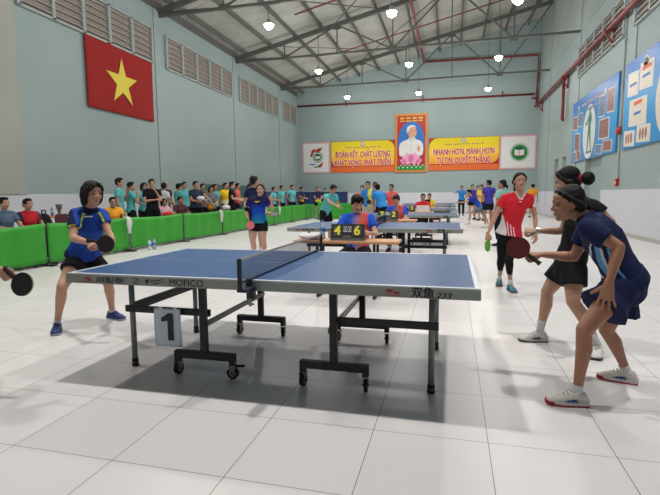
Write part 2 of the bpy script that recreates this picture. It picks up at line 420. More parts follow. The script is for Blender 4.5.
def banner(xc, w, lines, sizes, label, flip):
    zc, h = 3.78, 2.06
    t = thing('slogan_banner', label, 'banner', (xc, YB-.02, zc))
    T = back_T(0)
    flat('backing', [(rect(-w/2, w/2, -h/2, h/2), 0, .02, T)], t, RED)
    pts = roundish(-w/2+.02, w/2-.02, -h/2+.42, h/2-.02, .5, .55)
    if flip: pts = [(-a, c) for a, c in pts]
    flat('printed_field', [(pts, .02, .024, T)], t, BANNER)
    flat('orange_band', [(rect(-w/2, w/2, -h/2, -h/2+.36), .02, .026, T)], t, ORG)
    parts = []
    for i in range(int(w/.12)):
        for j in range(3): parts.append((circ(-w/2+.06+i*.12+(j % 2)*.06, -h/2+.07+j*.11, .025, n=6), .026, .028, T))
    flat('dot_pattern', parts, t, GOLD)
    flat('emblem_ring', [(circ(0, h/2-.2, .13), .024, .027, T)], t, BLU); flat('emblem_core', [(circ(0, h/2-.2, .08), .027, .03, T)], t, WHT)
    # the thin line of letters over the slogan is too small to read in the photo: a row of strokes
    parts = [(rect(-1.15+i*.092, -1.15+i*.092+.06, h/2-.46, h/2-.4+.02*(i % 3 == 0)), .024, .027, T) for i in range(26) if i % 6 != 5]
    flat('small_print', parts, t, GREYP)
    for s, (z, wd) in zip(lines, sizes):
        for bd, m_, e in ((.026, WHT, .0015), (.012, DRED, .003)):
            bm = text_bold(s, .52, FACE_CAM, (0, -.026, z), bd, e, width=wd+(.04 if m_ is WHT else 0)); obj('lettering', bm, m_, t)
    return t
banner(-5.87, 4.3, ['ĐOÀN KẾT, CHẤT LƯỌ’NG', 'KHÁT VỌNG, PHÁT TRIỂN'], [(.12, 3.7), (-.42, 3.8)], 'yellow and orange slogan banner left of the portrait', False)
banner(.62, 4.3, ['NHANH HO’N, MẠNH HO’N', 'TỰ TIN, QUYẾT THẮNG'], [(.12, 3.7), (-.42, 3.3)], 'yellow and orange slogan banner right of the portrait', True)

def logo_panel(xc, w, label):
    t = thing('logo_panel', label, 'sign', (xc, YB-.02, 3.78)); T = back_T(0); h = 2.08
    flat('border', [(rect(-w/2, w/2, -h/2, h/2), 0, .02, T)], t, PINK)
    flat('field', [(rect(-w/2+.1, w/2-.1, -h/2+.1, h/2-.1), .02, .023, T)], t, WHT)
    return t, T
t, T = logo_panel(-9.09, 1.95, 'square white panel with a red ribbon figure five and a green emblem')
flat('ribbon_flag', [([(-.42,.05),(-.3,.5),(-.12,.58),(.0,.52),(.18,.62),(.48,.68),(.3,.42),(.1,.36),(-.05,.42),(-.16,.36),(-.28,.06)], .023, .03, T)], t, RED)
flat('emblem_ring', [(circ(.12, .03, .36), .023, .03, T)], t, GRN); flat('emblem_ring', [(circ(.12, .03, .3), .03, .033, T)], t, WHT); flat('emblem_core', [(circ(.12, .03, .25), .033, .036, T)], t, DGRN)
flat('open_book', [([(-.04,-.06),(.12,-.1),(.28,-.06),(.28,.12),(.12,.08),(-.04,.12)], .036, .039, T)], t, WHT)
flat('swoosh', [([(-.55,-.42),(-.2,-.5),(.1,-.42),(-.2,-.42)], .023, .03, T), ([(-.55,-.42),(-.3,-.4),(-.05,-.5),(-.3,-.5)], .023, .031, T)], t, BLU)
flat('swoosh', [([(-.25,-.62),(.1,-.56),(.38,-.36),(.3,-.62),(.0,-.68)], .023, .03, T)], t, GRN); flat('swoosh', [([(.15,-.6),(.42,-.32),(.52,-.3),(.4,-.6),(.25,-.68)], .023, .031, T)], t, RED)
t, T = logo_panel(3.86, 2.15, 'square white panel with a round green open book emblem')
flat('emblem_ring', [(circ(.08, -.02, .56), .023, .027, T)], t, mat('print_pale_grey', (196,200,200), .5)); flat('emblem_ring', [(circ(.08, -.02, .47), .027, .03, T)], t, GRN)
flat('emblem_core', [(circ(.08, -.02, .36), .03, .033, T)], t, DGRN)
flat('open_book', [([(-.2,-.17),(.07,-.22),(.36,-.17),(.36,.17),(.07,.12),(-.2,.17)], .033, .037, T)], t, WHT)
flat('book_spine', [(rect(.06, .09, -.22, .12), .037, .04, T), ([(-.2,-.2),(.07,-.25),(.36,-.2),(.36,-.17),(.07,-.22),(-.2,-.17)], .037, .04, T)], t, RED)
flat('ring_marks', [(circ(.08+.52*math.cos(a), -.02+.52*math.sin(a), .025, n=6), .027, .03, T) for a in [2*PI*i/26 for i in range(26)]], t, GREYP)

# portrait poster
t = thing('portrait_poster', 'tall gold-framed poster of a white-haired person on a blue oval above pink lotus', 'poster', (-2.66, YB-.02, 4.55)); T = back_T(0)
w, h = 2.06, 3.72
flat('frame', [(rect(-w/2, w/2, -h/2, h/2), 0, .06, T)], t, GOLD)
flat('red_field', [(rect(-w/2+.13, w/2-.13, -h/2+.13, h/2-.13), .06, .063, T)], t, RED)
flat('blue_oval', [(circ(0, .05, .86, 1.32), .063, .066, T)], t, BLU)
flat('small_print', [(rect(-.72+i*.098, -.72+i*.098+.07, 1.52, 1.63), .063, .068, T) for i in range(15) if i % 4 != 3]+[(rect(-.72+i*.08, -.72+i*.08+.055, 1.37, 1.44), .063, .068, T) for i in range(18) if i % 5 != 4], t, YEL)
flat('white_jacket', [([(-.76,-.75),(-.78,-.3),(-.72,-.02),(-.55,.12),(-.22,.24),(-.12,.36),(.22,.36),(.32,.22),(.6,.12),(.74,-.05),(.78,-.4),(.74,-.75),(.3,-1.0),(-.4,-1.0)], .066, .07, T)], t, WHT)
flat('jacket_folds', [(rect(.01, .03, -.8, .2), .07, .072, T), (rect(-.4, -.16, -.12, -.1), .07, .072, T), (rect(.2, .44, -.12, -.1), .07, .072, T), ([(-.2,.24),(0,.12),(.02,.15),(-.16,.28)], .07, .072, T), ([(.26,.24),(.03,.12),(.01,.15),(.22,.28)], .07, .072, T)], t, mat('print_fold', (176,172,176), .5))
flat('face', [(circ(.06, .68, .29, .38), .07, .073, T), (rect(-.08, .2, .28, .45), .0702, .0722, T), (circ(-.2, .66, .06, .09), .07, .073, T)], t, SKINP)
flat('white_hair', [([(-.27,.62),(-.3,.85),(-.22,1.05),(-.02,1.14),(.2,1.12),(.33,.98),(.22,1.02),(.02,1.02),(-.12,.92),(-.16,.7)], .073, .076, T), ([(.08,.34),(.15,.29),(.21,.35),(.15,.4)], .073, .076, T)], t, WHT)
flat('facial_marks', [(rect(-.02, .12, .76, .79), .073, .076, T), (rect(.2, .32, .76, .79), .073, .076, T), (circ(.06, .71, .035, .018, n=8), .073, .076, T), (circ(.25, .71, .03, .018, n=8), .073, .076, T), (rect(.12, .22, .475, .49), .073, .076, T), (rect(.18, .24, .575, .59), .073, .076, T)], t, mat('print_brown', (150,100,82), .5))
flat('raised_hand', [(circ(.48, -.42, .09, .15), .073, .076, T), (rect(.4, .44, -.35, -.18), .073, .076, T), (rect(.46, .5, -.32, -.14), .073, .076, T), (rect(.52, .56, -.34, -.18), .073, .076, T)], t, SKINP)
def petal(cx, cz, a, L, wd): return [(cx+L*s*math.cos(a)-wd*q*math.sin(a), cz+L*s*math.sin(a)+wd*q*math.cos(a)) for s, q in ((0,0),(.3,.45),(.65,.5),(1,0),(.65,-.5),(.3,-.45))]
flat('lotus_petals', [(petal(0, -1.28, R(d), .75, .42), .076+.002*i, .079+.002*i, T) for i, d in enumerate((15, 165, 40, 140, 65, 115))], t, LOTUS)
flat('lotus_heart', [(petal(0, -1.3, R(90), .62, .36), .09, .093, T), (petal(.35, -1.3, R(60), .34, .2), .09, .093, T), (petal(-.35, -1.3, R(120), .34, .2), .09, .093, T)], t, LOTUS2)
flat('green_band', [(rect(-w/2+.13, w/2-.13, -h/2+.13, -h/2+.42), .063, .08, T)], t, GRN)
flat('band_flowers', [(circ(-.78+i*.14, -1.52+(.1 if i % 2 else -.04), .045, n=8), .08, .084, T) for i in range(12)], t, WHT)
flat('red_flowers', [(circ(-.7+i*.35, -1.36, .07, n=8), .08, .084, T) for i in range(5)], t, RED)

# flag on the left wall
t = thing('national_flag', 'red flag with one large yellow star hanging on the left wall', 'flag', (XL+.04, 13.66, 4.94))
T = lambda u, v, w: (w, u, v)
b = N(); fx, fz = 34, 20; g = [[b.verts.new((.03+.012*math.sin(i*.5+j*.12)+.01*math.sin(i*.17), -1.6+3.2*i/fx, -1.04+2.08*j/fz)) for j in range(fz+1)] for i in range(fx+1)]
for i in range(fx):
    for j in range(fz): b.faces.new((g[i][j], g[i+1][j], g[i+1][j+1], g[i][j+1]))
fl = obj('cloth', b, mat('flag_red', (158,42,40), .8, spec=.2), t, True); sm = fl.modifiers.new('thick', 'SOLIDIFY'); sm.thickness = .012
star = [(-.06+(.77 if k % 2 == 0 else .295)*math.sin(PI*k/5), -.06+(.77 if k % 2 == 0 else .295)*math.cos(PI*k/5)) for k in range(10)]
flat('star', [(star, .055, .06, T)], t, mat('flag_yellow', (226,206,40), .5))
b = N(); tube(b, [(.03, -1.62, 1.05), (.03, 1.62, 1.05)], .014, 8); obj('hanging_rod', b, SLAT, t)

# posters on the right wall: u runs from far to near, v up, w towards the hall
PBLUE = ramp_mat('poster_blue', 'Z', [(-1.2, (44,142,206)), (0, (60,160,220)), (1.2, (34,110,196))], .35)
PHOTO = mat('photo_print', (150,104,98), .4, 0, .9, 9); PHOTO2 = mat('photo_print_blue', (110,128,160), .4, 0, .8, 10); CERT = mat('certificate_paper', (226,214,196), .4, 0, .12, 9)
def poster(yc, w, label, kind):
    t = thing('wall_poster', label, 'poster', (XR-.01, yc, 3.76)); h = 2.44
    T = lambda u, v, w_: (-w_, -u, v)
    flat('board', [(rect(-w/2, w/2, -h/2, h/2), 0, .05, T)], t, PBLUE)
    def pic(cx, cz, pw, ph, m, skew=.06):
        q = [(cx-pw/2, cz-ph/2+skew), (cx+pw/2, cz-ph/2), (cx+pw/2, cz+ph/2-skew), (cx-pw/2, cz+ph/2)]
        k = .88; q2 = [(cx+(a-cx)*k, cz+(c-cz)*k) for a, c in q]
        f = flat('picture', [(q, .05, .056, T)], t, WHT); flat('print', [(q2, .056, .06, T)], f, m)
    flat('emblem', [(circ(-w/2+.95 if kind == 'a' else -w/2+1.55, h/2-.42 if kind == 'a' else h/2-.3, .17 if kind == 'a' else .2), .05, .056, T)], t, WHT)
    flat('emblem_core', [(circ(-w/2+.95 if kind == 'a' else -w/2+1.55, h/2-.42 if kind == 'a' else h/2-.3, .11 if kind == 'a' else .14), .056, .06, T)], t, DGRN)
    if kind == 'a':
        flat('emblem', [(circ(w/2-1.3, h/2-.34, .12), .05, .056, T)], t, WHT)
        # two lines of title print, unreadably small in the photo
        flat('small_print', [(rect(-1.35+i*.16, -1.35+i*.16+.11, .84, .95), .05, .056, T) for i in range(17) if i % 5 != 4]+[(rect(-.7+i*.14, -.7+i*.14+.1, .6, .68), .05, .056, T) for i in range(10) if i % 4 != 3], t, PINK)
        pic(-2.35, .35, .75, .62, PHOTO); pic(-1.6, .4, .7, .62, PHOTO2); pic(-1.95, -.45, .8, .8, PHOTO)
        pic(-2.3, -1.0, .62, .42, PHOTO2); pic(-1.65, -1.0, .62, .42, PHOTO)
        flat('white_oval', [(circ(-.25, -.22, .82, 1.0), .05, .056, T)], t, WHT)
        fig = [(-.33,-.95),(-.25,-.5),(-.2,-.2),(-.12,-.5),(.05,-.95),(.14,-.95),(.0,-.35),(-.03,0),(.08,.22),(-.02,.42),(-.1,.46),(-.1,.6),(-.2,.66),(-.28,.6),(-.26,.46),(-.38,.34),(-.62,.1),(-.58,.05),(-.36,.2),(-.34,-.1),(-.42,-.5),(-.45,-.95)]
        flat('player_figure', [(fig, .056, .06, T), (circ(-.66, .1, .07), .056, .06, T), (rect(-.55, .2, -1.02, -.95), .056, .06, T)], t, mat('print_figure_green', (40,132,110), .5))
        pic(1.25, .45, .72, .8, PHOTO2); pic(2.2, .48, .78, .85, PHOTO); pic(1.6, -.35, 1.15, .75, PHOTO)
        pic(1.05, -.98, .78, .4, PHOTO2); pic(2.05, -.95, .95, .42, PHOTO)
    else:
        pic(-2.2, .55, .85, .72, CERT); pic(-1.25, .6, .95, .78, CERT); pic(-1.75, -.28, 1.3, .8, CERT); pic(-2.3, -.95, .85, .5, CERT); pic(-1.25, -.92, .95, .52, CERT)
        flat('printed_lines', [(rect(a-.25, a+.25, c, c+.07), .06, .064, T) for a, c in ((-2.2,.5),(-1.25,.55),(-1.75,-.35))], t, BLU)
        flat('printed_figures', [(circ(-2.3+i*.2-.2, -.95, .07, .15, n=8), .06, .064, T) for i in range(3)]+[(circ(-1.45+i*.2, -.92, .07, .15, n=8), .06, .064, T) for i in range(3)], t, PHOTO)
        flat('orange_lines', [(rect(a-.3, a+.3, c, c+.1), .06, .064, T) for a, c in ((-1.25,.75),(-1.75,-.08))], t, ORG)
        flat('white_oval', [(circ(.35, -.2, .9, 1.0), .05, .056, T)], t, CERT)
        fig = [(-.1,-1.0),(-.12,-.3),(-.22,.3),(-.1,.5),(-.05,.75),(.15,.75),(.2,.5),(.35,.3),(.3,-.3),(.35,-1.0),(.15,-1.0),(.1,-.4),(.05,-1.0)]
        flat('player_figure', [(fig, .056, .06, T)], t, mat('print_dark', (52,44,50), .5))
        pic(2.0, .5, .9, .8, PHOTO); pic(1.9, -.5, 1.1, .8, PHOTO2)
    return t
poster(19.72, 5.75, 'blue wall poster with a green player figure in a white oval', 'a')
poster(13.35, 5.75, 'blue wall poster with certificates, cut by the right edge of the photo', 'b')
# conduit and alarm box between the posters
t = thing('wall_conduit', 'thin grey vertical conduit with small junctions between the two blue posters', 'conduit', (XR-.03, 16.55, 0))
b = N(); tube(b, [(0, 0, 1.62), (0, 0, 7.6)], .022, 8); obj('tube', b, SLAT, t)
for z in (2.9, 4.4, 5.7): 
    b = N(); box(b, -.035, .03, -.05, .05, z, z+.12, bev=.005); obj('junction', b, SLAT, t)
t = thing('alarm_box', 'small red alarm call box on the right wall under the conduit', 'alarm', (XR-.06, 16.55, 1.5))
b = N(); box(b, -.03, .06, -.07, .07, -.04, .2, bev=.01); obj('housing', b, mat('alarm_red', (190,30,34), .4), t)
b = N(); lathe(b, [(.04, 0), (.035, .01)], (0, 0, 0), 12)
for v in b.verts: v.co = Vector((-.03-v.co.z, v.co.y, v.co.x+.08))
obj('push_button', b, WHT, t)
t = thing('alarm_bell', 'round dark red alarm bell beside the lower corner of the blue poster', 'alarm', (XR-.04, 16.55, 3.15))
b = N(); lathe(b, [(.13, 0), (.13, .03), (.09, .07), (.02, .085)], (0, 0, 0), 16)
for v in b.verts: v.co = Vector((-v.co.z-.02, v.co.y, v.co.x))
obj('bell_dome', b, mat('alarm_red', (190,30,34), .4), t, True)
b = N(); box(b, -.025, .03, -.05, .05, -.05, .05); obj('wall_plate', b, SLAT, t)

# ------------------------------------------------------------------ ping-pong tables
TOPB = mat('table_blue', (44,80,126), .42, 0, .04, 3, 0, .28); LINE = mat('table_line', (206,212,220), .5)
APR = mat('apron_grey', (146,150,144), .45, .2); APE = mat('apron_edge', (178,184,186), .35, .6)
LEGM = mat('leg_grey', (118,124,118), .45, .15); BLK = mat('frame_black', (26,27,29), .5, .1); RUB = mat('rubber_black', (14,14,15), .7); GREYP2 = mat('caster_steel', (130,130,128), .35, .8)
GOLDR = mat('foot_ring', (150,120,70), .4, .6)
INK = mat('lettering_black', (24,24,28), .5); REDINK = mat('lettering_red', (158,44,40), .5)
def caster(x, y, parent, ang=0.0, brake=False):
    """double caster, local to the T base"""
    b = N(); c, s = math.cos(ang), math.sin(ang)
    def X(p): return (x+p[0]*c-p[1]*s, y+p[0]*s+p[1]*c, p[2])
    tube(b, [X((.012, 0, .125)), X((.012, 0, .095))], .014, 8, 1)
    for sy in (-1, 1): # fork cheeks
        vs_ = [X(p) for p in ((-.03, sy*.016, .098), (.03, sy*.016, .098), (.012, sy*.016, .03), (-.012, sy*.016, .03))]
        q = [X(p) for p in ((-.03, sy*.019, .098), (.03, sy*.019, .098), (.012, sy*.019, .03), (-.012, sy*.019, .03))]
        A = [b.verts.new(p) for p in vs_]; B = [b.verts.new(p) for p in q]
        fs = [b.faces.new(A), b.faces.new(B[::-1])]+[b.faces.new((A[i], B[i], B[(i+1)%4], A[(i+1)%4])) for i in range(4)]
        for f in fs: f.material_index = 1
        bmesh.ops.recalc_face_normals(b, faces=fs)
    tube(b, [X((0, -.013, .042)), X((0, .013, .042))], .042, 20, 0); tube(b, [X((0, -.014, .042)), X((0, .014, .042))], .026, 14, 1); tube(b, [X((0, -.022, .042)), X((0, .022, .042))], .007, 8, 0)
    if brake: 
        tube(b, [X((-.01, 0, .1)), X((.045, 0, .095)), X((.09, 0, .1))], .009, 6, 0)
    return obj('caster', b, [RUB, GREYP2], parent, False)
def tt_table(x, y, label, near):
    t = thing('table_tennis_table', label, 'table tennis table', (x, y, 0), 0, 'table tennis tables in the hall')
    L, Wd, H = 1.37, .7625, .76
    for s in (-1, 1):
        x0, x1 = (-L, -.004) if s < 0 else (.004, L)
        b = N(); box(b, x0, x1, -Wd, Wd, H-.018, H)
        top = obj('tabletop', b, TOPB, t)
        b = N(); z0, z1 = H, H+.0012
        box(b, x0, x1, -Wd, -Wd+.02, z0, z1); box(b, x0, x1, Wd-.02, Wd, z0, z1); box(b, x0, x1, -.0015, .0015, z0, z1)
        xe = -L if s < 0 else L-.02; box(b, xe, xe+.02, -Wd+.02, Wd-.02, z0, z1); obj('white_lines', b, LINE, top)
        # apron: metal channel all round the half
        b = N(); e = .012
        for (a0, a1, c0, c1) in ((x0-(e if s < 0 else 0), x1+(e if s > 0 else 0), -Wd-e, -Wd), (x0-(e if s < 0 else 0), x1+(e if s > 0 else 0), Wd, Wd+e)):
            box(b, a0, a1, c0, c1, H-.066, H-.008, 0); box(b, a0, a1, c0-.001, c1+.001, H-.008, H+.001, 1)
        xo = (-L-e, -L) if s < 0 else (L, L+e)
        box(b, xo[0], xo[1], -Wd, Wd, H-.066, H-.008, 0); box(b, xo[0], xo[1], -Wd, Wd, H-.008, H+.001, 1)
        box(b, (x1-.02 if s < 0 else x0), (x1 if s < 0 else x0+.02), -Wd, Wd, H-.06, H-.019, 0)
        ap = obj('apron', b, [APR, APE], t)
        b = N(); box(b, x0+.1, x1-.1, -.45, -.41, H-.05, H-.019); box(b, x0+.1, x1-.1, .41, .45, H-.05, H-.019); obj('top_bearer', b, BLK, t)
        # outer legs with screw feet
        for sy in (-1, 1):
            b = N(); tube(b, [(s*1.107, sy*.45, .05), (s*1.107, sy*.45, H-.03)], .021, 14); lg = obj('leg', b, LEGM, t, True)
            b = N(); lathe(b, [(.024, .0), (.026, .006), (.026, .026), (.02, .03)], (s*1.107, sy*.45, 0), 14); lathe(b, [(.024, .032), (.024, .06)], (s*1.107, sy*.45, 0), 14, 0); obj('foot', b, RUB, lg, True)
            b = N(); lathe(b, [(.0215, .024), (.0245, .028), (.0215, .034)], (s*1.107, sy*.45, 0), 14); obj('foot_ring', b, GOLDR, lg, True)
            # rail to the T post
            b = N(); box(b, min(s*.45, s*1.15), max(s*.45, s*1.15), sy*.466-.012, sy*.466+.012, .425, .475, bev=.003); obj('side_rail', b, BLK, t)
            b = N(); px = s*.475
            box(b, px-.025, px+.025, sy*.52-.02, sy*.52+.02, .17, H-.02, bev=.004)
            tb = obj('post', b, BLK, t)
            b = N(); box(b, px-.235, px+.235, sy*.52-.025, sy*.52+.025, .128, .18, bev=.005)
            for q in (-1, 1): box(b, px+q*.215-.02, px+q*.215+.02, sy*.52-.02, sy*.52+.02, .1, .13)
            cb_ = obj('caster_bar', b, BLK, t)
            for q in (-1, 1):
                br = (s < 0 and sy < 0 and q > 0)
                caster(px+q*.215, sy*.52, cb_, 0 if br else PI/2+q*.15, br)
        b = N(); beam(b, (s*.445, -.52, .39), (s*.445, .52, .39), .02, .035); obj('cross_rail', b, mat('rail_grey_metal', (92,94,92), .4, .5), t)
        b = N(); box(b, s*1.107-.012, s*1.107+.012, -.45, .45, .425, .49); obj('leg_rail', b, BLK, t)
        if near:
            yy = -Wd-.0125
            if s < 0:
                bm = text_bold('DOUBLE FISH', .05, FACE_CAM, (-L+.345, yy, H-.038), .0013, .0005, shear=.15, width=.215); obj('lettering', bm, INK, ap)
                bm = text_bold('MOFICO', .062, FACE_CAM, (-L+.925, yy, H-.037), .0006, .0005, width=.245); obj('lettering', bm, INK, ap)
                b = N(); T = lambda u, v, w: (u, yy-w, v)
                ring = [(-L+.55+.022*math.cos(a), H-.038+.022*math.sin(a)) for a in [2*PI*k/20 for k in range(20)]]
                for k in range(20):
                    a0, a1 = 2*PI*k/20, 2*PI*(k+1)/20
                    prism(b, [(-L+.55+r_*math.cos(a), H-.037+r_*math.sin(a)) for a, r_ in ((a0, .022), (a1, .022), (a1, .018), (a0, .018))], T, 0, .0008)
                prism(b, [(-L+.537, H-.05), (-L+.543, H-.05), (-L+.563, H-.024), (-L+.557, H-.024)], T, 0, .0008)
                prism(b, circ(-L+.635, H-.032, .013, .012), T, 0, .0008); prism(b, [(-L+.62, H-.05), (-L+.64, H-.052), (-L+.645, H-.03)], T, 0, .0008)
                for k in range(5): prism(b, circ(-L+.665+k*.02, H-.033+k*.003, .008, .005, 8), T, 0, .0008)
                prism(b, [(-L+.67, H-.052), (-L+.7, H-.05), (-L+.78, H-.03), (-L+.69, H-.044)], T, 0, .0008)
                obj('logo_marks', b, INK, ap)
                b = N(); prism(b, [(-L+.13, H-.03), (-L+.16, H-.022), (-L+.2, H-.026), (-L+.17, H-.036)], T, 0, .0008); prism(b, [(-L+.15, H-.04), (-L+.19, H-.033), (-L+.21, H-.042), (-L+.18, H-.048)], T, 0, .0008); prism(b, rect(-L+.12, -L+.215, H-.056, H-.051), T, 0, .0008); obj('logo_marks', b, REDINK, ap)
            else:
                bm = text_bold('双鱼', .066, FACE_CAM, (L-.305, yy, H-.036), .0018, .0006, width=.125); obj('lettering', bm, INK, ap)
                bm = text_bold('233', .044, FACE_CAM, (L-.19, yy, H-.046), .0009, .0006, shear=.25, width=.085); obj('lettering', bm, INK, ap)
                b = N(); T = lambda u, v, w: (u, yy-w, v)
                prism(b, circ(L-.495, H-.03, .022, .011, 12), T, 0, .0008); prism(b, circ(L-.455, H-.04, .02, .008, 12), T, 0, .0008); prism(b, rect(L-.53, L-.43, H-.056, H-.052), T, 0, .0008); obj('logo_marks', b, REDINK, ap)
    return t
near_t = tt_table(TX, TY, 'nearest blue table tennis table, with number 1 paper hung from its rail', True)
lab_t = ['second blue table tennis table from the camera, behind the seated umpire with scoreboard 4 6', 'third blue table tennis table from the camera, beyond the second umpire desk', 'fourth table tennis table from the camera', 'fifth table tennis table from the camera, partly hidden', 'farthest table tennis table, just a thin strip near the back wall']
tab_far = tt_table(TX, TY+4.61, lab_t[0], True)
for k in range(1, 5):
    c = copy_tree(tab_far); c.location = (TX, TY+4.61*(k+1), 0); c['label'] = lab_t[k]

# net
NETM = mat('net_cord_dark', (30,40,70), .8); TAPE = mat('net_tape', (168,164,160), .7); CLAMP = mat('clamp_navy', (20,28,48), .45)
def net(x, y, label, fine):
    t = thing('table_tennis_net', label, 'net', (x, y, .76), 0, 'nets on the tables')
    b = N(); hw = .9; st = .0125 if fine else .03; th = .0014 if fine else .003
    n = int(2*hw/st)
    for i in range(n+1):
        yy = -hw+2*hw*i/n; box(b, -th/2, th/2, yy-th/2, yy+th/2, .008, .14)
    m_ = int(.13/st)
    for j in range(m_+1):
        z = .01+.13*j/m_; box(b, -th/2, th/2, -hw, hw, z-th/2, z+th/2)
    obj('mesh', b, NETM, t)
    b = N(); box(b, -.003, .003, -hw, hw, .138, .1525); obj('top_tape', b, TAPE, t)
    b = N(); box(b, -.0025, .0025, -hw, hw, .002, .009); obj('bottom_cord', b, NETM, t)
    for s in (-1, 1):
        b = N(); box(b, -.012, .012, s*.915-.01, s*.915+.01, -.03, .155, bev=.003)
        box(b, -.03, .03, min(s*.72, s*.915), max(s*.72, s*.915), -.0, .01, bev=.002) if False else None
        box(b, -.02, .045, min(s*.79, s*.92), max(s*.79, s*.92), -.05, -.03, bev=.003); box(b, -.0, .05, min(s*.79, s*.83), max(s*.79, s*.83), -.11, -.05, bev=.004)
        box(b, -.015, .015, min(s*.70, s*.79), max(s*.70, s*.79), .0015, .012, bev=.002); box(b, -.015, .015, min(s*.78, s*.8), max(s*.78, s*.8), -.05, .012)
        p = obj('net_post', b, CLAMP, t)
        b = N(); tube(b, [(.03, s*.84, -.1), (.03, s*.84, -.15)], .008, 8); tube(b, [(.005, s*.84, -.135), (.055, s*.84, -.135)], .006, 8); obj('clamp_screw', b, GREYP2, p)
    return t
net(TX, TY, 'dark blue net across the nearest table', True)
nl = ['net across the second table from the camera', 'net across the third table from the camera', 'net across the fourth table from the camera', 'net across the fifth table from the camera', 'net across the farthest table']
n2 = net(TX, TY+4.61, nl[0], False)
for k in range(1, 5):
    c = copy_tree(n2); c.location.y = TY+4.61*(k+1); c['label'] = nl[k]

# number sheet hung from the rail of the nearest table
t = thing('number_sheet', 'white paper sheet printed with a black 1 hanging under the nearest table', 'paper sheet', (-1.995, 3.0, .475))
b = N(); nx_, nz_ = 10, 12
def sheet(u, v): return Vector((-.108+.216*u, -.012-.006*math.sin(v*3)+.02*(1-v)*max(0, u-.75)*4*.6, -.285+.285*v))
g = [[b.verts.new(sheet(i/nx_, j/nz_)) for j in range(nz_+1)] for i in range(nx_+1)]
for i in range(nx_):
    for j in range(nz_): b.faces.new((g[i][j], g[i+1][j], g[i+1][j+1], g[i][j+1]))
s_ = obj('paper', b, mat('white_paper', (214,222,236), .7), t, True); q = s_.modifiers.new('t', 'SOLIDIFY'); q.thickness = .0008; q.offset = 1
b = N(); T = lambda u, v, w: (u, -.022-w, v)
prism(b, [(.005,-.235),(.052,-.235),(.052,-.035),(.012,-.035),(-.045,-.07),(-.045,-.1),(.005,-.09)], T, 0, .001); obj('numeral', b, INK, t)
b = N(); box(b, -.07, -.04, -.016, -.01, -.015, .012); box(b, .05, .08, -.016, -.01, -.015, .012); obj('sticky_tape', b, LINE, t)

# ------------------------------------------------------------------ umpire desks and scoreboards
WOOD = mat('desk_wood', (196,142,96), .45, 0, .15, 4); BOARD = mat('scoreboard_black', (30,30,34), .5); CARD = mat('score_card', (70,74,76), .5); SY = mat('score_yellow', (236,222,60), .5)
def desk(x0, x1, y, z, label):
    xc = (x0+x1)/2; hw = (x1-x0)/2
    t = thing('umpire_desk', label, 'desk', (xc, y, 0))
    b = N(); box(b, -hw, hw, -.2, .2, z-.035, z, bev=.01); obj('desktop', b, WOOD, t)
    for s in (-1, 1):
        b = N()
        for yy in (-.14, .14): box(b, s*(hw-.3)-.015, s*(hw-.3)+.015, yy-.015, yy+.015, 0, z-.03)
        box(b, s*(hw-.3)-.015, s*(hw-.3)+.015, -.17, .17, .0, .03); box(b, s*(hw-.3)-.015, s*(hw-.3)+.015, -.14, .14, .3, .33); obj('leg_frame', b, BLK, t)
    b = N(); box(b, -hw+.3, hw-.3, -.015, .015, z-.19, z-.16); obj('stretcher', b, BLK, t)
    return t
def scoreboard(x, y, z, digits, label, group=None, w=.56):
    t = thing('scoreboard', label, 'scoreboard', (x, y, z), 0, group)
    h = .2; k = w/.56
    b = N(); prism(b, [(-.09, 0), (.09, 0), (.07, .03), (.012, h), (-.012, h), (-.07, .03)], lambda u, v, w_: (w_, u, v), -w/2, w/2); obj('stand', b, BOARD, t)
    rot = FACE_CAM
    tilt = math.atan2(.058, h-.03)
    def T(u, v, w_): return (u, -.07+v*math.sin(tilt)-w_*math.cos(tilt), .03+v*math.cos(tilt)+w_*math.sin(tilt))
    RT = Matrix(((1,0,0),(0,math.sin(tilt),-math.cos(tilt)),(0,math.cos(tilt),math.sin(tilt))))
    for cx, cw, s in ((-.165*k, .13*k, digits[0]), (-.037*k, .055*k, digits[1]), (.037*k, .055*k, digits[2]), (.165*k, .13*k, digits[3])):
        big = cw > .1*k
        v0, v1 = (.03, .155) if big else (.08, .15)
        b = N(); prism(b, rect(cx-cw/2, cx+cw/2, v0, v1), T, .002, .006); c = obj('score_card', b, CARD if big else WHT, t)
        bm = text_bm(s, .165 if big else .075, RT, T(cx, (v0+v1)/2, .008), .004 if big else .002, .001); obj('numeral', bm, SY if big else INK, c)
        b = N()
        for q in (-.3, .3): tube(b, [T(cx+q*cw, v1, .004), T(cx+q*cw, v1+.02, .012), T(cx+q*cw, v1+.012, -.01)], .004, 6)
        obj('ring', b, BLK, c)
    b = N(); prism(b, rect(-.05, .05, .012, .03), T, .001, .004); obj('name_plate', b, GREYP, t)
    return t
desk(-1.93, -.61, 5.85, .72, 'long wooden umpire desk carrying the scoreboard that shows 4 and 6')
scoreboard(W(348,232,5.78).x, 5.78, .72, '4006', 'black flip scoreboard showing yellow 4 and 6 on the front desk', None, .42)
desk(-2.2, -.74, 10.6, .72, 'wooden umpire desk behind the second table, under scoreboard 7 2')
scoreboard(W(388,214,10.45).x, 10.45, .72, '7102', 'black flip scoreboard showing yellow 7 and 2 on the second desk', None, .44)
desk(-2.15, -.55, 15.3, .72, 'wooden umpire desk in front of the red-shirted umpires')
scoreboard(W(408,206,15.2).x, 15.2, .72, '3005', 'small black scoreboard on the third desk from the camera', None, .44)
desk(-1.9, -.5, 19.9, .72, 'wooden umpire desk farthest from the camera')

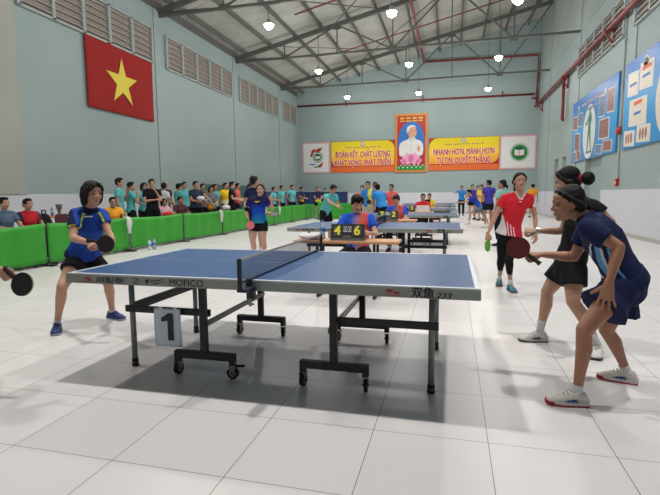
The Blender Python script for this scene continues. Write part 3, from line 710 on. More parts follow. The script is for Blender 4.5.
# ------------------------------------------------------------------ green surrounds along the left
GREEN = mat('barrier_green', (44,150,34), .55, 0, .08, 3, .25); POSTM = mat('barrier_post', (60,64,62), .5, .4)
def barrier(label, x, y, rz=0, L=2.33, h=.8):
    t = thing('court_barrier', label, 'barrier', (x, y, 0), rz, 'green court barriers')
    b = N(); n, m_ = 26, 8
    ph = random.random()*6
    g = [[b.verts.new((.022*math.sin(i*.9+ph)*math.sin(PI*i/n)*(.4+j/m_)+.004, .03+(L-.06)*i/n, .06+(h-.06)*j/m_-(.035*math.sin(PI*i/n)*(j/m_) ))) for j in range(m_+1)] for i in range(n+1)]
    for i in range(n):
        for j in range(m_): b.faces.new((g[i][j], g[i][j+1], g[i+1][j+1], g[i+1][j]))
    f = obj('cloth_panel', b, GREEN, t, True); s = f.modifiers.new('t', 'SOLIDIFY'); s.thickness = .004
    for yy in (.02, L-.02):
        b = N(); tube(b, [(0, yy, .0), (0, yy, h-.03)], .009, 8); obj('post', b, POSTM, t)
    b = N(); 
    for yy in (.04, L-.04): box(b, -.16, .16, yy-.02, yy+.02, 0, .02)
    box(b, -.01, .01, .02, L-.02, .03, .05); obj('foot_bar', b, BLK, t)
    return t
random.seed(4)
places = ['in the bottom left corner of the photo, before the red shirt', 'behind the left player in blue', 'beside the two water bottles', 'in front of the maroon and navy spectators', 'with a white towel on its near end', 'just left of the player in the blue gradient shirt', 'just right of the player in the blue gradient shirt', 'in front of the three teal spectators', 'last of the row near the back wall']
for k in range(-1, 9):
    y = 4.9+2.33*k
    if k < 0: continue
    barrier('green cloth barrier panel '+places[k], -7.3, y)
barrier('green cloth barrier panel standing across the hall behind the stooping teal man', -7.0, 27.0, R(-72), 1.9)
barrier('short green cloth barrier right of the stooping teal man', -6.6, 23.2, R(-60), 1.2, .95)

# ------------------------------------------------------------------ people
def V(*a): return Vector(a[0]) if len(a) == 1 else Vector(a)
def ell_ring(bm, c, x, y, rx, ry, seg): return [bm.verts.new(c+x*(rx*math.cos(2*PI*k/seg))+y*(ry*math.sin(2*PI*k/seg))) for k in range(seg)]
def skin_loft(bm, secs, seg=16, round0=True, round1=True):
    """closed loft; secs = [(centre, side vector, front vector, half width, half depth)]"""
    S = list(secs)
    def capsec(s, nxt, sgn):
        c, x, y, rx, ry = s; d = (c-nxt[0]).normalized(); r = min(rx, ry)
        return [(c+d*(r*math.sin(a)*.9), x, y, rx*math.cos(a), ry*math.cos(a)) for a in (R(35), R(62), R(82))]
    if round0: S = capsec(S[0], S[1], -1)[::-1]+S
    if round1: S = S+capsec(S[-1], S[-2], 1)
    rings = [ell_ring(bm, *s, seg) for s in S]
    fs = []
    for a, b in zip(rings, rings[1:]):
        for k in range(seg): fs.append(bm.faces.new((a[k], a[(k+1)%seg], b[(k+1)%seg], b[k])))
    fs.append(bm.faces.new(rings[0][::-1])); fs.append(bm.faces.new(rings[-1]))
    bmesh.ops.recalc_face_normals(bm, faces=fs)
def limb(bm, pts, rs, seg=14, r0=True, r1=True, flat=1.0, side=None):
    """round tapering limb through pts"""
    pts = [V(p) for p in pts]; secs = []; px = None
    for i, p in enumerate(pts):
        d = (pts[min(i+1, len(pts)-1)]-pts[max(i-1, 0)]).normalized()
        if side is not None: x = (V(side)-d*V(side).dot(d)).normalized()
        elif px is None: x, _ = frame_of(d)
        else: x = (px-d*px.dot(d)).normalized()
        px = x; y = d.cross(x); secs.append((p, x, y, rs[i], rs[i]*flat))
    skin_loft(bm, secs, seg, r0, r1)
def ball(bm, c, r, rot=None, seg=16):
    m = Matrix.Translation(V(c)) @ (rot.to_4x4() if rot else Matrix.Identity(4)) @ Matrix.Diagonal((*((r, r, r) if isinstance(r, (int, float)) else r), 1))
    bmesh.ops.create_uvsphere(bm, u_segments=seg, v_segments=max(6, seg*2//3), radius=1, matrix=m)
def remesh(bm, vox, smooth=3):
    """fuse overlapping closed pieces into one continuous surface"""
    me = bpy.data.meshes.new('tmp'); bm.to_mesh(me); bm.free()
    o = bpy.data.objects.new('tmp', me); C.objects.link(o)
    q = o.modifiers.new('r', 'REMESH'); q.mode = 'VOXEL'; q.voxel_size = vox
    if smooth:
        s = o.modifiers.new('s', 'SMOOTH'); s.factor = .5; s.iterations = smooth
    dg = bpy.context.evaluated_depsgraph_get(); out = bpy.data.meshes.new_from_object(o.evaluated_get(dg))
    C.objects.unlink(o); bpy.data.objects.remove(o); bpy.data.meshes.remove(me)
    b = N(); b.from_mesh(out); bpy.data.meshes.remove(out)
    return b
def merge(dst, src, M_=None, mi=None, free=True):
    """append bmesh src to dst"""
    if mi is not None:
        for f in src.faces: f.material_index = mi
    me = bpy.data.meshes.new('tmp'); src.to_mesh(me)
    if M_ is not None: me.transform(M_)
    if M_ is not None and M_.to_3x3().determinant() < 0: me.flip_normals()
    dst.from_mesh(me); bpy.data.meshes.remove(me)
    if free: src.free()

_hands = {}
def hand_mesh(pose, fine):
    """right hand, wrist at origin, fingers +Z, palm towards -Y, thumb +X; about 0.17 long"""
    key = (pose, fine)
    if key in _hands: return _hands[key]
    b = N()
    X, Y, Z = V(1,0,0), V(0,1,0), V(0,0,1)
    skin_loft(b, [(V(0,0,-.012), X, Y, .025, .018), (V(0,0,.012), X, Y, .027, .017), (V(.002,0,.045), X, Y, .036, .0145), (V(0,0,.078), X, Y, .039, .0125), (V(-.001,.001,.088), X, Y, .037, .0115)], 16)
    curl = {'relax': 20, 'grip': 68, 'splay': 8, 'fist': 82}[pose]
    spread = {'relax': 2, 'grip': 2, 'splay': 13, 'fist': 1}[pose]
    for i, (fx, L, r) in enumerate(((.029, .070, .0088), (.010, .078, .0090), (-.010, .073, .0086), (-.028, .058, .0078))):
        a = R(spread*(1.5-i)); c = V(fx, .001, .082-.004*abs(i-1)); pts = [V(fx*.8, 0, .05), c]; rs = [r, r*1.02]; ang = 0
        for sg, (fr, ca) in enumerate(((.44, .75), (.31, 1.05), (.25, .7))):
            ang += R(curl*ca*(1+.06*i))
            d = V(math.sin(a)*math.cos(ang), -math.sin(ang), math.cos(a)*math.cos(ang)); c = c+d*(L*fr); pts.append(c.copy()); rs.append(r*(.95, .88, .74)[sg])
        limb(b, pts, rs, 10)
    if pose == 'grip': tp = [V(.018,-.004,.022), V(.036,-.018,.046), V(.034,-.036,.066), V(.02,-.046,.082)]
    elif pose == 'fist': tp = [V(.018,-.004,.022), V(.034,-.02,.044), V(.026,-.036,.062), V(.006,-.04,.07)]
    elif pose == 'splay': tp = [V(.014,-.002,.02), V(.044,-.006,.044), V(.066,-.009,.062), V(.082,-.012,.074)]
    else: tp = [V(.016,-.004,.02), V(.038,-.012,.044), V(.047,-.02,.066), V(.05,-.026,.086)]
    limb(b, tp, [.0145, .0125, .0105, .0085], 10)
    if fine: b = remesh(b, .0032, 2)
    _hands[key] = b
    return b
def hand_matrix(wr, d, palm, side, k):
    """side +1 right hand, -1 left"""
    z = V(d).normalized(); y = -V(palm); y = (y-z*y.dot(z)).normalized(); x = y.cross(z)
    m = Matrix((( x.x*side, y.x, z.x, 0), (x.y*side, y.y, z.y, 0), (x.z*side, y.z, z.z, 0), (0,0,0,1)))
    return Matrix.Translation(wr) @ m @ Matrix.Diagonal((k, k, k, 1))

_heads = {}
def head_mesh(fine, jaw):
    """head centred on origin, faces +Y, chin at z=-0.115, top +0.115"""
    key = (fine, jaw)
    if key in _heads: return _heads[key]
    b = N()
    ball(b, (0, -.012, .028), (.0745, .091, .084))
    ball(b, (0, .018, -.028), (.060*jaw, .068, .078))
    ball(b, (0, .030, -.074), (.042*jaw, .048, .036))
    ball(b, (0, .064, -.092), (.02, .02, .017))
    for s in (-1, 1):
        ball(b, (s*.034, .055, -.028), (.025, .025, .024)); ball(b, (s*.028, .07, .018), (.026, .014, .010))
        ball(b, (s*.0755, -.008, -.010), (.008, .018, .030)); ball(b, (s*.044*jaw, .0, -.07), (.018, .04, .03))
    ball(b, (0, .062, .04), (.045, .02, .03))
    limb(b, [(0, .075, .016), (0, .088, -.012), (0, .098, -.026)], [.007, .0085, .0115], 8); ball(b, (0, .088, -.03), (.017, .012, .009))
    ball(b, (0, .076, -.058), (.024, .013, .014))
    b = remesh(b, .0038 if fine else .009, 3 if fine else 2)
    _heads[key] = b
    return b
EYEW = mat('eye_white', (150,136,130), .5); IRIS = mat('eye_dark', (30,20,18), .25); BROW = mat('eyebrow', (34,26,24), .8); LIP = mat('lips', (156,78,74), .5)
HAIRB = mat('hair_black', (15,13,14), .62, 0, .3, 40, .5, .22); HAIRBR = mat('hair_dark_brown', (24,17,15), .6, 0, .4, 40, .5, .25); HAIRG = mat('hair_grey', (96,90,88), .6, 0, .3, 30)
SOCK = mat('sock_white', (206,206,206), .9, 0, .06, 60)
def skin(c):
    n = 'skin_%d_%d_%d' % c; return mat(n, c, .5, 0, .06, 9, 0, .35)
SK1, SK2, SK3 = skin((186,142,118)), skin((166,118,94)), skin((200,156,134))
def face_parts(b, M_):
    """eyes, brows and mouth as islands of the body mesh; slots 1..4"""
    f = N()
    for s in (-1, 1):
        k = len(f.faces); f.faces.ensure_lookup_table()
        ball(f, (s*.031, .0715, .0), (.0125, .0075, .0052), None, 12); 
        f.faces.ensure_lookup_table()
        for q in f.faces[k:]: q.material_index = 1
        k = len(f.faces); ball(f, (s*.031, .0775, .0), (.0058, .003, .0056), None, 10); f.faces.ensure_lookup_table()
        for q in f.faces[k:]: q.material_index = 2
        k = len(f.faces); limb(f, [(s*.017, .0785, .007), (s*.031, .0785, .0095), (s*.046, .071, .004)], [.0012, .0016, .001], 6); f.faces.ensure_lookup_table()
        for q in f.faces[k:]: q.material_index = 2
        k = len(f.faces); limb(f, [(s*.014, .082, .0215), (s*.03, .081, .0265), (s*.049, .07, .021)], [.0026, .0032, .0016], 6); f.faces.ensure_lookup_table()
        for q in f.faces[k:]: q.material_index = 3
        k = len(f.faces); ball(f, (s*.006, .0965, -.036), (.003, .002, .0018), None, 6); f.faces.ensure_lookup_table()
        for q in f.faces[k:]: q.material_index = 3
    k = len(f.faces); limb(f, [(-.023, .079, -.0595), (-.008, .0875, -.0565), (0, .088, -.058), (.008, .0875, -.0565), (.023, .079, -.0595)], [.0015, .0038, .0034, .0038, .0015], 8)
    limb(f, [(-.02, .08, -.062), (0, .087, -.0655), (.02, .08, -.062)], [.0015, .0045, .0015], 8); f.faces.ensure_lookup_table()
    for q in f.faces[k:]: q.material_index = 4
    merge(b, f, M_)
def hair_bm(style, vox, F=None):
    """local to the head"""
    b = N()
    if style == 'bald': return None
    if style in ('short', 'fringe', 'crop'):
        ball(b, (0, -.020, .040), (.082, .094, .083))
        ball(b, (0, -.055, .0), (.072, .055, .072))
        for s in (-1, 1): ball(b, (s*.068, .002, .022), (.016, .045, .03))
        if style == 'short': ball(b, (0, .03, .088), (.062, .05, .036)); 
        if style == 'fringe':
            ball(b, (0, .035, .082), (.068, .06, .045))
            for i in range(7): limb(b, [(-.055+.018*i, .05, .09), (-.06+.019*i, .083-.06*abs(i-3)/6, .055), (-.058+.019*i, .083-.07*abs(i-3)/6, .030)], [.018, .013, .005], 8)
            for s in (-1, 1): limb(b, [(s*.072, .02, .05), (s*.078, .012, .01), (s*.074, .01, -.018)], [.018, .014, .007], 8)
    if style in ('bob', 'tied', 'pony', 'bun'):
        ball(b, (0, -.026, .034), (.081, .088, .086)); ball(b, (0, .0 if style != 'bob' else .012, .078), (.064, .062, .034))
        ball(b, (0, -.06, -.01), (.07, .05, .07))
        for s in (-1, 1): limb(b, [(s*.028, .050, .082), (s*.062, .030, .058), (s*.074, -.006, .022), (s*.068, -.05, -.02)] if style != 'bob' else [(s*.03, .062, .075), (s*.066, .042, .05), (s*.078, .0, .02), (s*.07, -.05, -.02)], [.016, .016, .018, .028], 8)
    if style == 'bob':
        for s in (-1, 1):
            limb(b, [(s*.035, .055, .085), (s*.066, .045, .045), (s*.076, .018, -.02), (s*.072, .012, -.075), (s*.062, .02, -.1)], [.022, .019, .018, .017, .008], 10)
            limb(b, [(s*.055, -.04, .04), (s*.07, -.035, -.04), (s*.066, -.04, -.11)], [.036, .034, .02], 10)
        limb(b, [(0, -.08, .03), (0, -.09, -.05), (0, -.078, -.12)], [.06, .055, .035], 12)
    if style == 'bob': limb(b, [(.0, .06, .10), (.03, .085, .075), (.055, .075, .045), (.072, .05, .01)], [.02, .016, .013, .008], 10); limb(b, [(.0, .06, .10), (-.03, .08, .08), (-.06, .06, .055)], [.02, .015, .01], 10)
    if style == 'pony': limb(b, [(0, -.10, .03), (0, -.135, .02), (.01, -.16, -.04), (.015, -.155, -.12), (.01, -.14, -.19)], [.022, .03, .034, .028, .008], 10)
    if style == 'tied': limb(b, [(0, -.09, -.02), (.02, -.12, -.04), (.05, -.13, -.08), (.06, -.12, -.13)], [.03, .03, .024, .006], 10)
    if style == 'bun': ball(b, (0, -.168, -.02), (.05, .05, .055)); limb(b, [(0, -.09, 0), (0, -.15, -.015)], [.03, .02], 8)
    b = remesh(b, vox, 2); b.normal_update()
    for v in b.verts:
        a = math.atan2(v.co.x, v.co.y+.02)
        v.co += v.normal*(noise.noise(Vector((a*14, v.co.z*9, 1)))*.0045+noise.noise(Vector((v.co.x*60, v.co.y*20, v.co.z*20)))*.002)
    return b

def person(label, base, J, skinm, hair, hairm, top, bottom, shoes, o):
    """J: joints in hall coordinates. o: options."""
    base = V(base)
    P = {k: (V(v)-base) for k, v in J.items() if k not in ('look', 'palmL', 'palmR', 'handL', 'handR', 'toeL', 'toeR', 'up', 'front')}
    D = {k: V(J[k]).normalized() for k in ('look', 'palmL', 'palmR', 'handL', 'handR', 'toeL', 'toeR', 'up', 'front') if k in J}
    q = o.get('q', 1); vox = {0: .021, 1: .013, 2: .0065}[q]; k = o.get('k', 1.0); fat = o.get('fat', 1.0)*k; legf = o.get('legf', 1.0)*k
    for s in 'LR': P['an'+s].z = max(.0785*k, .0785*k if q else P['an'+s].z)-base.z
    across = (P['shR']-P['shL']).normalized()      # from the left to the right shoulder
    hacross = (P['hipR']-P['hipL']).normalized()
    fr = D['front']
    b = N()
    # trunk rings from crotch to neck
    spine = [P['pelvis'], P['waist'], P['chest'], P['neck']]
    def sec(c, ax, up, w, dp, off=0):
        y = up.cross(ax); y = y if y.dot(fr) > 0 else -y
        ax2 = (ax-up*ax.dot(up)).normalized(); y = up.cross(ax2).normalized(); y = y if y.dot(fr) > 0 else -y
        return (c+y*off, ax2, y, w, dp)
    up0 = (P['waist']-P['pelvis']).normalized(); up1 = (P['chest']-P['waist']).normalized(); up2 = (P['neck']-P['chest']).normalized()
    upm = (up0+up1).normalized(); upn = (up1+up2).normalized()
    fem = o.get('fem', False)
    def trunk(e, sc=1.0):
        w_h, w_w, w_c = (.158, .125, .142) if fem else (.150, .138, .152)
        f = fat
        S = [sec(P['pelvis']-up0*.085*k, hacross, up0, (w_h*.72)*f+e, .085*f+e), sec(P['pelvis']-up0*.03*k, hacross, up0, w_h*f+e, .108*f+e, -.008), sec(P['pelvis']+up0*.05*k, hacross, up0, w_h*.96*f+e, .106*f+e),
             sec(P['waist'], (hacross+across), upm, w_w*f+e, .092*f+e), sec((P['waist']+P['chest'])/2, across, up1, (w_w+w_c)/2*f+e, .1*f+e, .004),
             sec(P['chest'], across, upn, w_c*f+e, (.112 if fem else .108)*f+e, .008), sec(P['chest']+(P['neck']-P['chest'])*.45, across, up2, w_c*f*1.0+e, .09*f+e)]
        return S
    shw = (P['shR']-P['shL']).length/2
    midsh = (P['shR']+P['shL'])/2
    def shoulders(bm, e):
        f = k
        limb(bm, [P['shL'], midsh+up2*.022*k, P['shR']], [.044*f+e, .062*f+e, .044*f+e], 14, flat=1.0)
        limb(bm, [P['shL']*.75+P['neck']*.25, P['neck']*.8+midsh*.2, P['shR']*.75+P['neck']*.25], [.03*f+e, .046*f+e, .03*f+e], 12)
        for s in 'LR': limb(bm, [P['sh'+s], P['sh'+s]*.55+P['chest']*.45], [.05*f+e, .085*f*min(fat/k, 1.15)+e], 12)
    skin_loft(b, trunk(0), 18); shoulders(b, 0)
    H = P['head']; up = D.get('up', (H-P['neck']).normalized()); look = D['look']
    neck_top = H-up*.05*k-look*.012*k
    limb(b, [P['neck']-up2*.03*k, P['neck'], neck_top], [.06*k, .052*k, .048*k], 14)
    arm = o.get('arm', 1.0)*k
    for s in 'LR':
        sh, el, wr = P['sh'+s], P['el'+s], P['wr'+s]
        limb(b, [sh, sh.lerp(el, .35), sh.lerp(el, .8), el], [.046*arm, .043*arm, .036*arm, .034*arm], 12)
        limb(b, [el, el.lerp(wr, .25), el.lerp(wr, .65), wr], [.033*arm, .036*arm, .028*arm, .021*arm], 12)
        hp, kn, an = P['hip'+s], P['kn'+s], P['an'+s]
        calf = (kn-hp).normalized()+(an-kn).normalized(); back = -fr
        limb(b, [hp, hp.lerp(kn, .3), hp.lerp(kn, .75), kn], [.088*legf, .082*legf, .062*legf, .053*legf], 14)
        cb = V((0,0,0)); shin = (an-kn).normalized(); bk = (back-shin*back.dot(shin)); bk = bk.normalized()*.012 if bk.length > .1 else cb
        limb(b, [kn, kn.lerp(an, .3)+bk, kn.lerp(an, .65)+bk*.4, an], [.050*legf, .053*legf, .037*legf, .029*legf], 12)
        limb(b, [an, an+D['toe'+s]*.04-V(0,0,.035)], [.027*k, .022*k], 10)
    b = remesh(b, vox, 3 if q < 2 else 5)
    # head
    x = look.cross(up).normalized(); y = up.cross(x).normalized()
    Mh = Matrix.Translation(H) @ Matrix(((x.x, y.x, up.x, 0), (x.y, y.y, up.y, 0), (x.z, y.z, up.z, 0), (0,0,0,1))) @ Matrix.Diagonal((k*o.get('hk', 1), k*o.get('hk', 1), k*o.get('hk', 1), 1))
    merge(b, head_mesh(q == 2, 1.0 if fem else 1.08), Mh, free=False)
    face_parts(b, Mh)
    for s in 'LR':
        wr = P['wr'+s]; d = D.get('hand'+s, (wr-P['el'+s]).normalized()); pm = D.get('palm'+s, -fr if False else (P['pelvis']-wr))
        merge(b, hand_mesh(o.get('hand'+s, 'relax'), q == 2), hand_matrix(wr, d, pm, 1 if s == 'R' else -1, k*o.get('hs', 1)), free=False)
    for f in b.faces:
        if f.material_index > 4: f.material_index = 0
    body = obj('person', b, [skinm, EYEW, IRIS, BROW, LIP], None, True, base)
    tag(body, label, 'person', o.get('group'))
    # hair
    if hair and hair != 'bald':
        hb = hair_bm(hair, .006 if q == 2 else .011); nb = N(); merge(nb, hb, Mh); ho = obj('hair', nb, hairm, body, True)
        if o.get('tie'):
            nb = N(); tb = N(); tube(tb, [(0, -.108, -.003), (0, -.13, -.01)], [.034, .032], 12); merge(nb, tb, Mh @ (o['tie'] if o['tie'] is not True else Matrix.Identity(4))); obj('hair_tie', nb, mat('hair_tie_red', (150,30,50), .8), ho, True)
    if o.get('glasses'):
        g = N()
        for s in (-1, 1):
            tube(g, [(s*.031+.02*math.cos(a), .089, -.002+.015*math.sin(a)) for a in [2*PI*i/14 for i in range(15)]], .0018, 6); tube(g, [(s*.051, .088, .003), (s*.078, .04, .004), (s*.08, -.01, .002)], .0015, 6)
        tube(g, [(-.011, .09, 0), (.011, .09, 0)], .0015, 6); nb = N(); merge(nb, g, Mh); obj('glasses', nb, BLK, body)
    # shirt
    e = o.get('loose', .012)
    t_m = top if isinstance(top, (list, tuple)) else [top]
    c = N(); S = trunk(e)
    drop = o.get('hem', .06)      # hem below the pelvis ring
    S = S[2:] if drop < 0 else ([sec(P['pelvis']-up0*drop*k, hacross, up0, (.166 if fem else .158)*fat+e*o.get('hf', 1.8), .124*fat+e*o.get('hf', 1.8), -.004)]+S[2:])
    skin_loft(c, S, 20, False, True); shoulders(c, e*.8)
    limb(c, [P['neck']-up2*.05*k, P['neck']+(neck_top-P['neck'])*.12], [.066*k, .058*k], 14, False, False)
    sl = o.get('sleeve', .55)
    for s in 'LR':
        sh, el, wr = P['sh'+s], P['el'+s], P['wr'+s]
        if sl <= 1: limb(c, [sh, sh.lerp(el, sl*.5), sh.lerp(el, sl)], [.05*arm+e, .053*arm+e, .053*arm+e], 14, True, False)
        else: limb(c, [sh, sh.lerp(el, .5), el, wr], [.05*arm+e, .05*arm+e, .043*arm+e, .032*arm], 14, True, False)
    c = remesh(c, vox, 2 if q < 2 else 3)
    if o.get('folds', q == 2):
        c.normal_update()
        for v in c.verts:
            n1 = noise.noise(v.co*9+V(3,1,o.get('seed', 0))); n2 = noise.noise(V(v.co.x*14, v.co.y*14, v.co.z*5)+V(9,3,1))
            v.co += v.normal*(n1*.006+n2*.004)
    if o.get('paint'):
        pf = o['paint']; frm = (across, fr, up1, P, base)
        for f in c.faces: f.material_index = pf(f.calc_center_median(), frm)
    so = obj(o.get('topname', 'shirt'), c, t_m, body, True)
    for nm, mm, fn in o.get('marks', []):
        mb = fn(P, across, fr, up1, D)
        if mb: obj(nm, mb, mm, so, False)
    if o.get('collar'):
        cb_ = N(); cc = P['neck']+(neck_top-P['neck'])*.1; x2, y2 = across, up2.cross(across).normalized()
        tube(cb_, [cc+x2*(.058*k*math.cos(a))+y2*(.056*k*math.sin(a)) for a in [2*PI*i/18 for i in range(19)]], .011*k, 8); obj('collar', cb_, o['collar'], so, True)
    # shorts / trousers / skirt
    if bottom:
        e2 = o.get('be', .012); c = N()
        ts = trunk(e2*.9); skin_loft(c, [ts[0], ts[1], ts[2]], 20, True, False)
        ln = o.get('leg', .5)
        for s in 'LR':
            hp, kn, an = P['hip'+s], P['kn'+s], P['an'+s]
            if ln <= 1: limb(c, [hp, hp.lerp(kn, ln*.5), hp.lerp(kn, ln)], [.088*legf+e2, (.086)*legf+e2*1.3, (.086-.026*ln)*legf+e2*o.get('flare', 2.0)], 14, True, False)
            else:
                m2 = ln-1; e3 = .008 if o.get('tight') else .016
                limb(c, [hp, hp.lerp(kn, .5), kn, kn.lerp(an, m2*.4), kn.lerp(an, m2)], [.088*legf+e3, .076*legf+e3, .054*legf+e3, .053*legf+e3, (.032 if o.get('tight') else .04)*legf+e3], 14, True, False)
        c = remesh(c, vox, 2)
        if o.get('folds', q == 2):
            c.normal_update()
            for v in c.verts: v.co += v.normal*(noise.noise(V(v.co.x*12, v.co.y*12, v.co.z*5))*.006)
        bo = obj(o.get('botname', 'shorts'), c, bottom, body, True)
        for nm, mm, fn in o.get('botmarks', []): obj(nm, fn(P, across, fr, up1, D), mm, bo, False)
    # shoes and socks
    for s in 'LR':
        if shoes is None: break
        an = P['an'+s]; t_ = D['toe'+s]; sd = t_.cross(V(0,0,1)).normalized(); upv = sd.cross(t_).normalized()
        pitch_ = o.get('heel'+s, 0)
        g = an-V(0,0,.072*k)
        def pt(u, v, w): return g+t_*u*k+sd*v*k+upv*w*k
        c = N(); X_, Z_ = sd, upv
        secs = [(-.062, .024, .026, .030), (-.05, .031, .040, .042), (-.01, .034, .048, .050), (.03, .038, .040, .044), (.08, .045, .030, .034), (.125, .044, .023, .027), (.155, .034, .018, .021), (.168, .018, .014, .016)]
        skin_loft(c, [(pt(u, 0, cz), X_, Z_, w*k, hh*k) for u, w, hh, cz in secs], 14, True, True)
        limb(c, [an-V(0,0,.03*k), an+V(0,0,.005)], [.038*k, .037*k], 12, False, False)
        if q == 2: c = remesh(c, .005, 3)
        for v in c.verts:   # flat underside
            w_ = (v.co-g).dot(upv)
            if w_ < .012*k: v.co += upv*(.012*k-w_)
        c.normal_update()
        sh_ = obj('shoe', c, shoes[0], body, True)
        c = N(); out = []; ou2 = []
        for sg in (1, -1):
            seq = secs if sg > 0 else secs[::-1]
            for u, w, hh, cz in seq:
                out.append((u+(.006 if u > .1 else (-.006 if u < -.05 else 0)), sg*(w+.003))); ou2.append((u+(.014 if u > .1 else (-.008 if u < -.05 else 0)), sg*(w+.005)))
        if q == 2:
            prism(c, out, lambda u, v, w: pt(u, v, w), .003, .026); obj('midsole', c, o.get('mid', shoes[0]), sh_); c = N()
            prism(c, ou2, lambda u, v, w: pt(u, v, w+(.008*max(0, (u-.09)/.08))), -.006, .0035)
            if o.get('toecap'):
                n0 = len(c.verts); prism(c, [(a, b_) for a, b_ in ou2 if a > .1], lambda u, v, w: pt(u, v, w), .0, .022)
        else: prism(c, out, lambda u, v, w: pt(u, v, w), -.006, .02)
        obj('sole', c, shoes[1], sh_)
        if len(shoes) > 2 and shoes[2]:
            c = N()
            for sg in (-1, 1):
                for a, b2 in (((.0, .022), (.05, .048)), ((.025, .02), (.072, .046)), ((-.01, .045), (.055, .026)), ((.055, .026), (.08, .03))):
                    def on_(u, w):
                        r_ = .047-.00*u if u < .1 else .04
                        return pt(u, sg*(.041 if u > .04 else .037)*(1.03 if w < .03 else (.93 if w < .04 else .8)), w)
                    tube(c, [on_(*a), on_((a[0]+b2[0])/2, (a[1]+b2[1])/2), on_(*b2)], .005*k, 6)
            obj('side_stripes', c, shoes[2], sh_)
        if q == 2:
            c = N()
            for i in range(4): tube(c, [pt(.035+.02*i, -.022, .083-.011*i), pt(.04+.02*i, 0, .092-.011*i), pt(.035+.02*i, .022, .083-.011*i)], .0035, 6)
            obj('laces', c, shoes[3] if len(shoes) > 3 else SOCK, sh_)
        if o.get('sock', .05):
            c = N(); kn = P['kn'+s]; tt = (kn-an).normalized()
            limb(c, [an-V(0,0,.02), an+tt*o.get('sock', .05)*.5, an+tt*(o.get('sock', .05)+.02)], [.034*legf, .034*legf, .035*legf+.002], 12, False, False); obj('sock', c, SOCK, body, True)
    return body

def stand(x, y, rz, h=1.66, arms='down', lean=0, sit=False, stance=.1, turn=0, nod=0, k=None, step=0, bend=0.0, zbase=0):
    """joints of a standing or seated figure; faces +Y turned by rz. arms: name or pair"""
    k = k or h/1.66
    up = V(0,0,1); F_ = V(0,1,0)
    hipz = .88*k if not sit else .50; J = {}
    if stance > .3: hipz -= .05
    kb = step
    J['pelvis'] = V(0, 0, hipz+.03)
    a = R(lean)
    def sp(d, off=0): return J['pelvis']+V(0, math.sin(a)*d+off, math.cos(a)*d)
    J['waist'] = sp(.13*k); J['chest'] = sp(.30*k, .0); J['neck'] = sp(.49*k, .005+.04*math.sin(a))
    a2 = a*.6-R(nod)*0
    J['head'] = J['neck']+V(0, math.sin(a*.7)*.15+.025, math.cos(a*.7)*.15)*k
    sw = .172*k if not k < .1 else 0
    base_sh = sp(.44*k)
    J['shL'] = base_sh+V(-sw, 0, 0); J['shR'] = base_sh+V(sw, 0, 0)
    hw = .085*k
    J['hipL'] = J['pelvis']+V(-hw, 0, -.04); J['hipR'] = J['pelvis']+V(hw, 0, -.04)
    for s, sg in (('L', -1), ('R', 1)):
        st = kb*sg
        if sit:
            J['kn'+s] = V(sg*.13, .40*k, .50); J['an'+s] = V(sg*.13, .38*k, .085); J['toe'+s] = V(sg*.15, 1, 0)
        else:
            J['an'+s] = V(sg*stance, st, .085); J['kn'+s] = (J['hip'+s]+J['an'+s])/2+V(sg*.02, .05+bend*.2, .01); J['toe'+s] = V(sg*.35, 1, 0)
    arms = (arms, arms) if isinstance(arms, str) else arms
    for s, sg, nm in (('L', -1, arms[0]), ('R', 1, arms[1])):
        sh = J['sh'+s]
        A = {'down': ((.05,.0,-.27), (.07,.06,-.50)), 'front': ((.03,.06,-.26), (-.06,.28,-.30)), 'folded': ((.04,.05,-.26), (-.20,.16,-.22)), 'chin': ((.02,.12,-.24), (-.12,.20,-.02)),
             'out': ((.2,.14,-.08), (.2,.42,-.06)), 'desk': ((.06,.12,-.24), (-.02,.36,-.26)), 'hip': ((.16,-.04,-.22), (.04,.06,-.40)), 'up': ((.08,.18,-.12), (-.05,.12,.12)), 'behind': ((.08,-.06,-.26), (-.02,-.14,-.44)), 'point': ((.04,.24,-.16), (.0,.46,-.24)), 'reach': ((.05,.22,-.05), (.05,.46,.0))}[nm]
        J['el'+s] = sh+V(A[0][0]*sg, A[0][1], A[0][2])*k; J['wr'+s] = sh+V(A[1][0]*sg, A[1][1], A[1][2])*k
    Rz = Matrix.Rotation(rz, 3, 'Z'); Rt = Matrix.Rotation(rz+R(turn), 3, 'Z')
    out = {}
    for kk, v in J.items():
        v = Rz @ v; out[kk] = v if kk.startswith('toe') else v+V(x, y, zbase)
    out['look'] = Rt @ V(0, math.cos(R(nod)), -math.sin(R(nod))); out['up'] = Rt @ V(0, math.sin(R(nod)), math.cos(R(nod))) if nod else V(0,0,1)
    out['front'] = Rz @ F_
    return out, k

# ------------------------------------------------------------------ the people in the hall
def xat(u, X):
    """depth y at which the sight line through photo column u meets the plane x = X"""
    return X/W(u, 205, 1).x
NAVY = mat('fabric_navy', (24,32,70), .8, 0, .15, 14, 0, .2); BLACKF = mat('fabric_black', (22,22,25), .85, 0, .15, 14, 0, .2); RBLUE = mat('fabric_royal_blue', (24,74,176), .75, 0, .15, 10, 0, .25)
REDF = mat('fabric_red', (206,34,48), .75, 0, .12, 10, 0, .25); WHITEF = mat('fabric_white', (216,212,214), .8, 0, .06, 14, 0, .2); TEALF = mat('fabric_teal', (92,180,180), .8, 0, .12, 10, 0, .2)
ORANGEF = mat('fabric_orange', (238,160,28), .8, 0, .12, 10); YELLOWF = mat('fabric_yellow', (232,196,36), .8, 0, .1, 10); MAROONF = mat('fabric_maroon', (82,30,42), .8, 0, .15, 10); GREYF = mat('fabric_grey', (98,112,120), .8, 0, .15, 10)
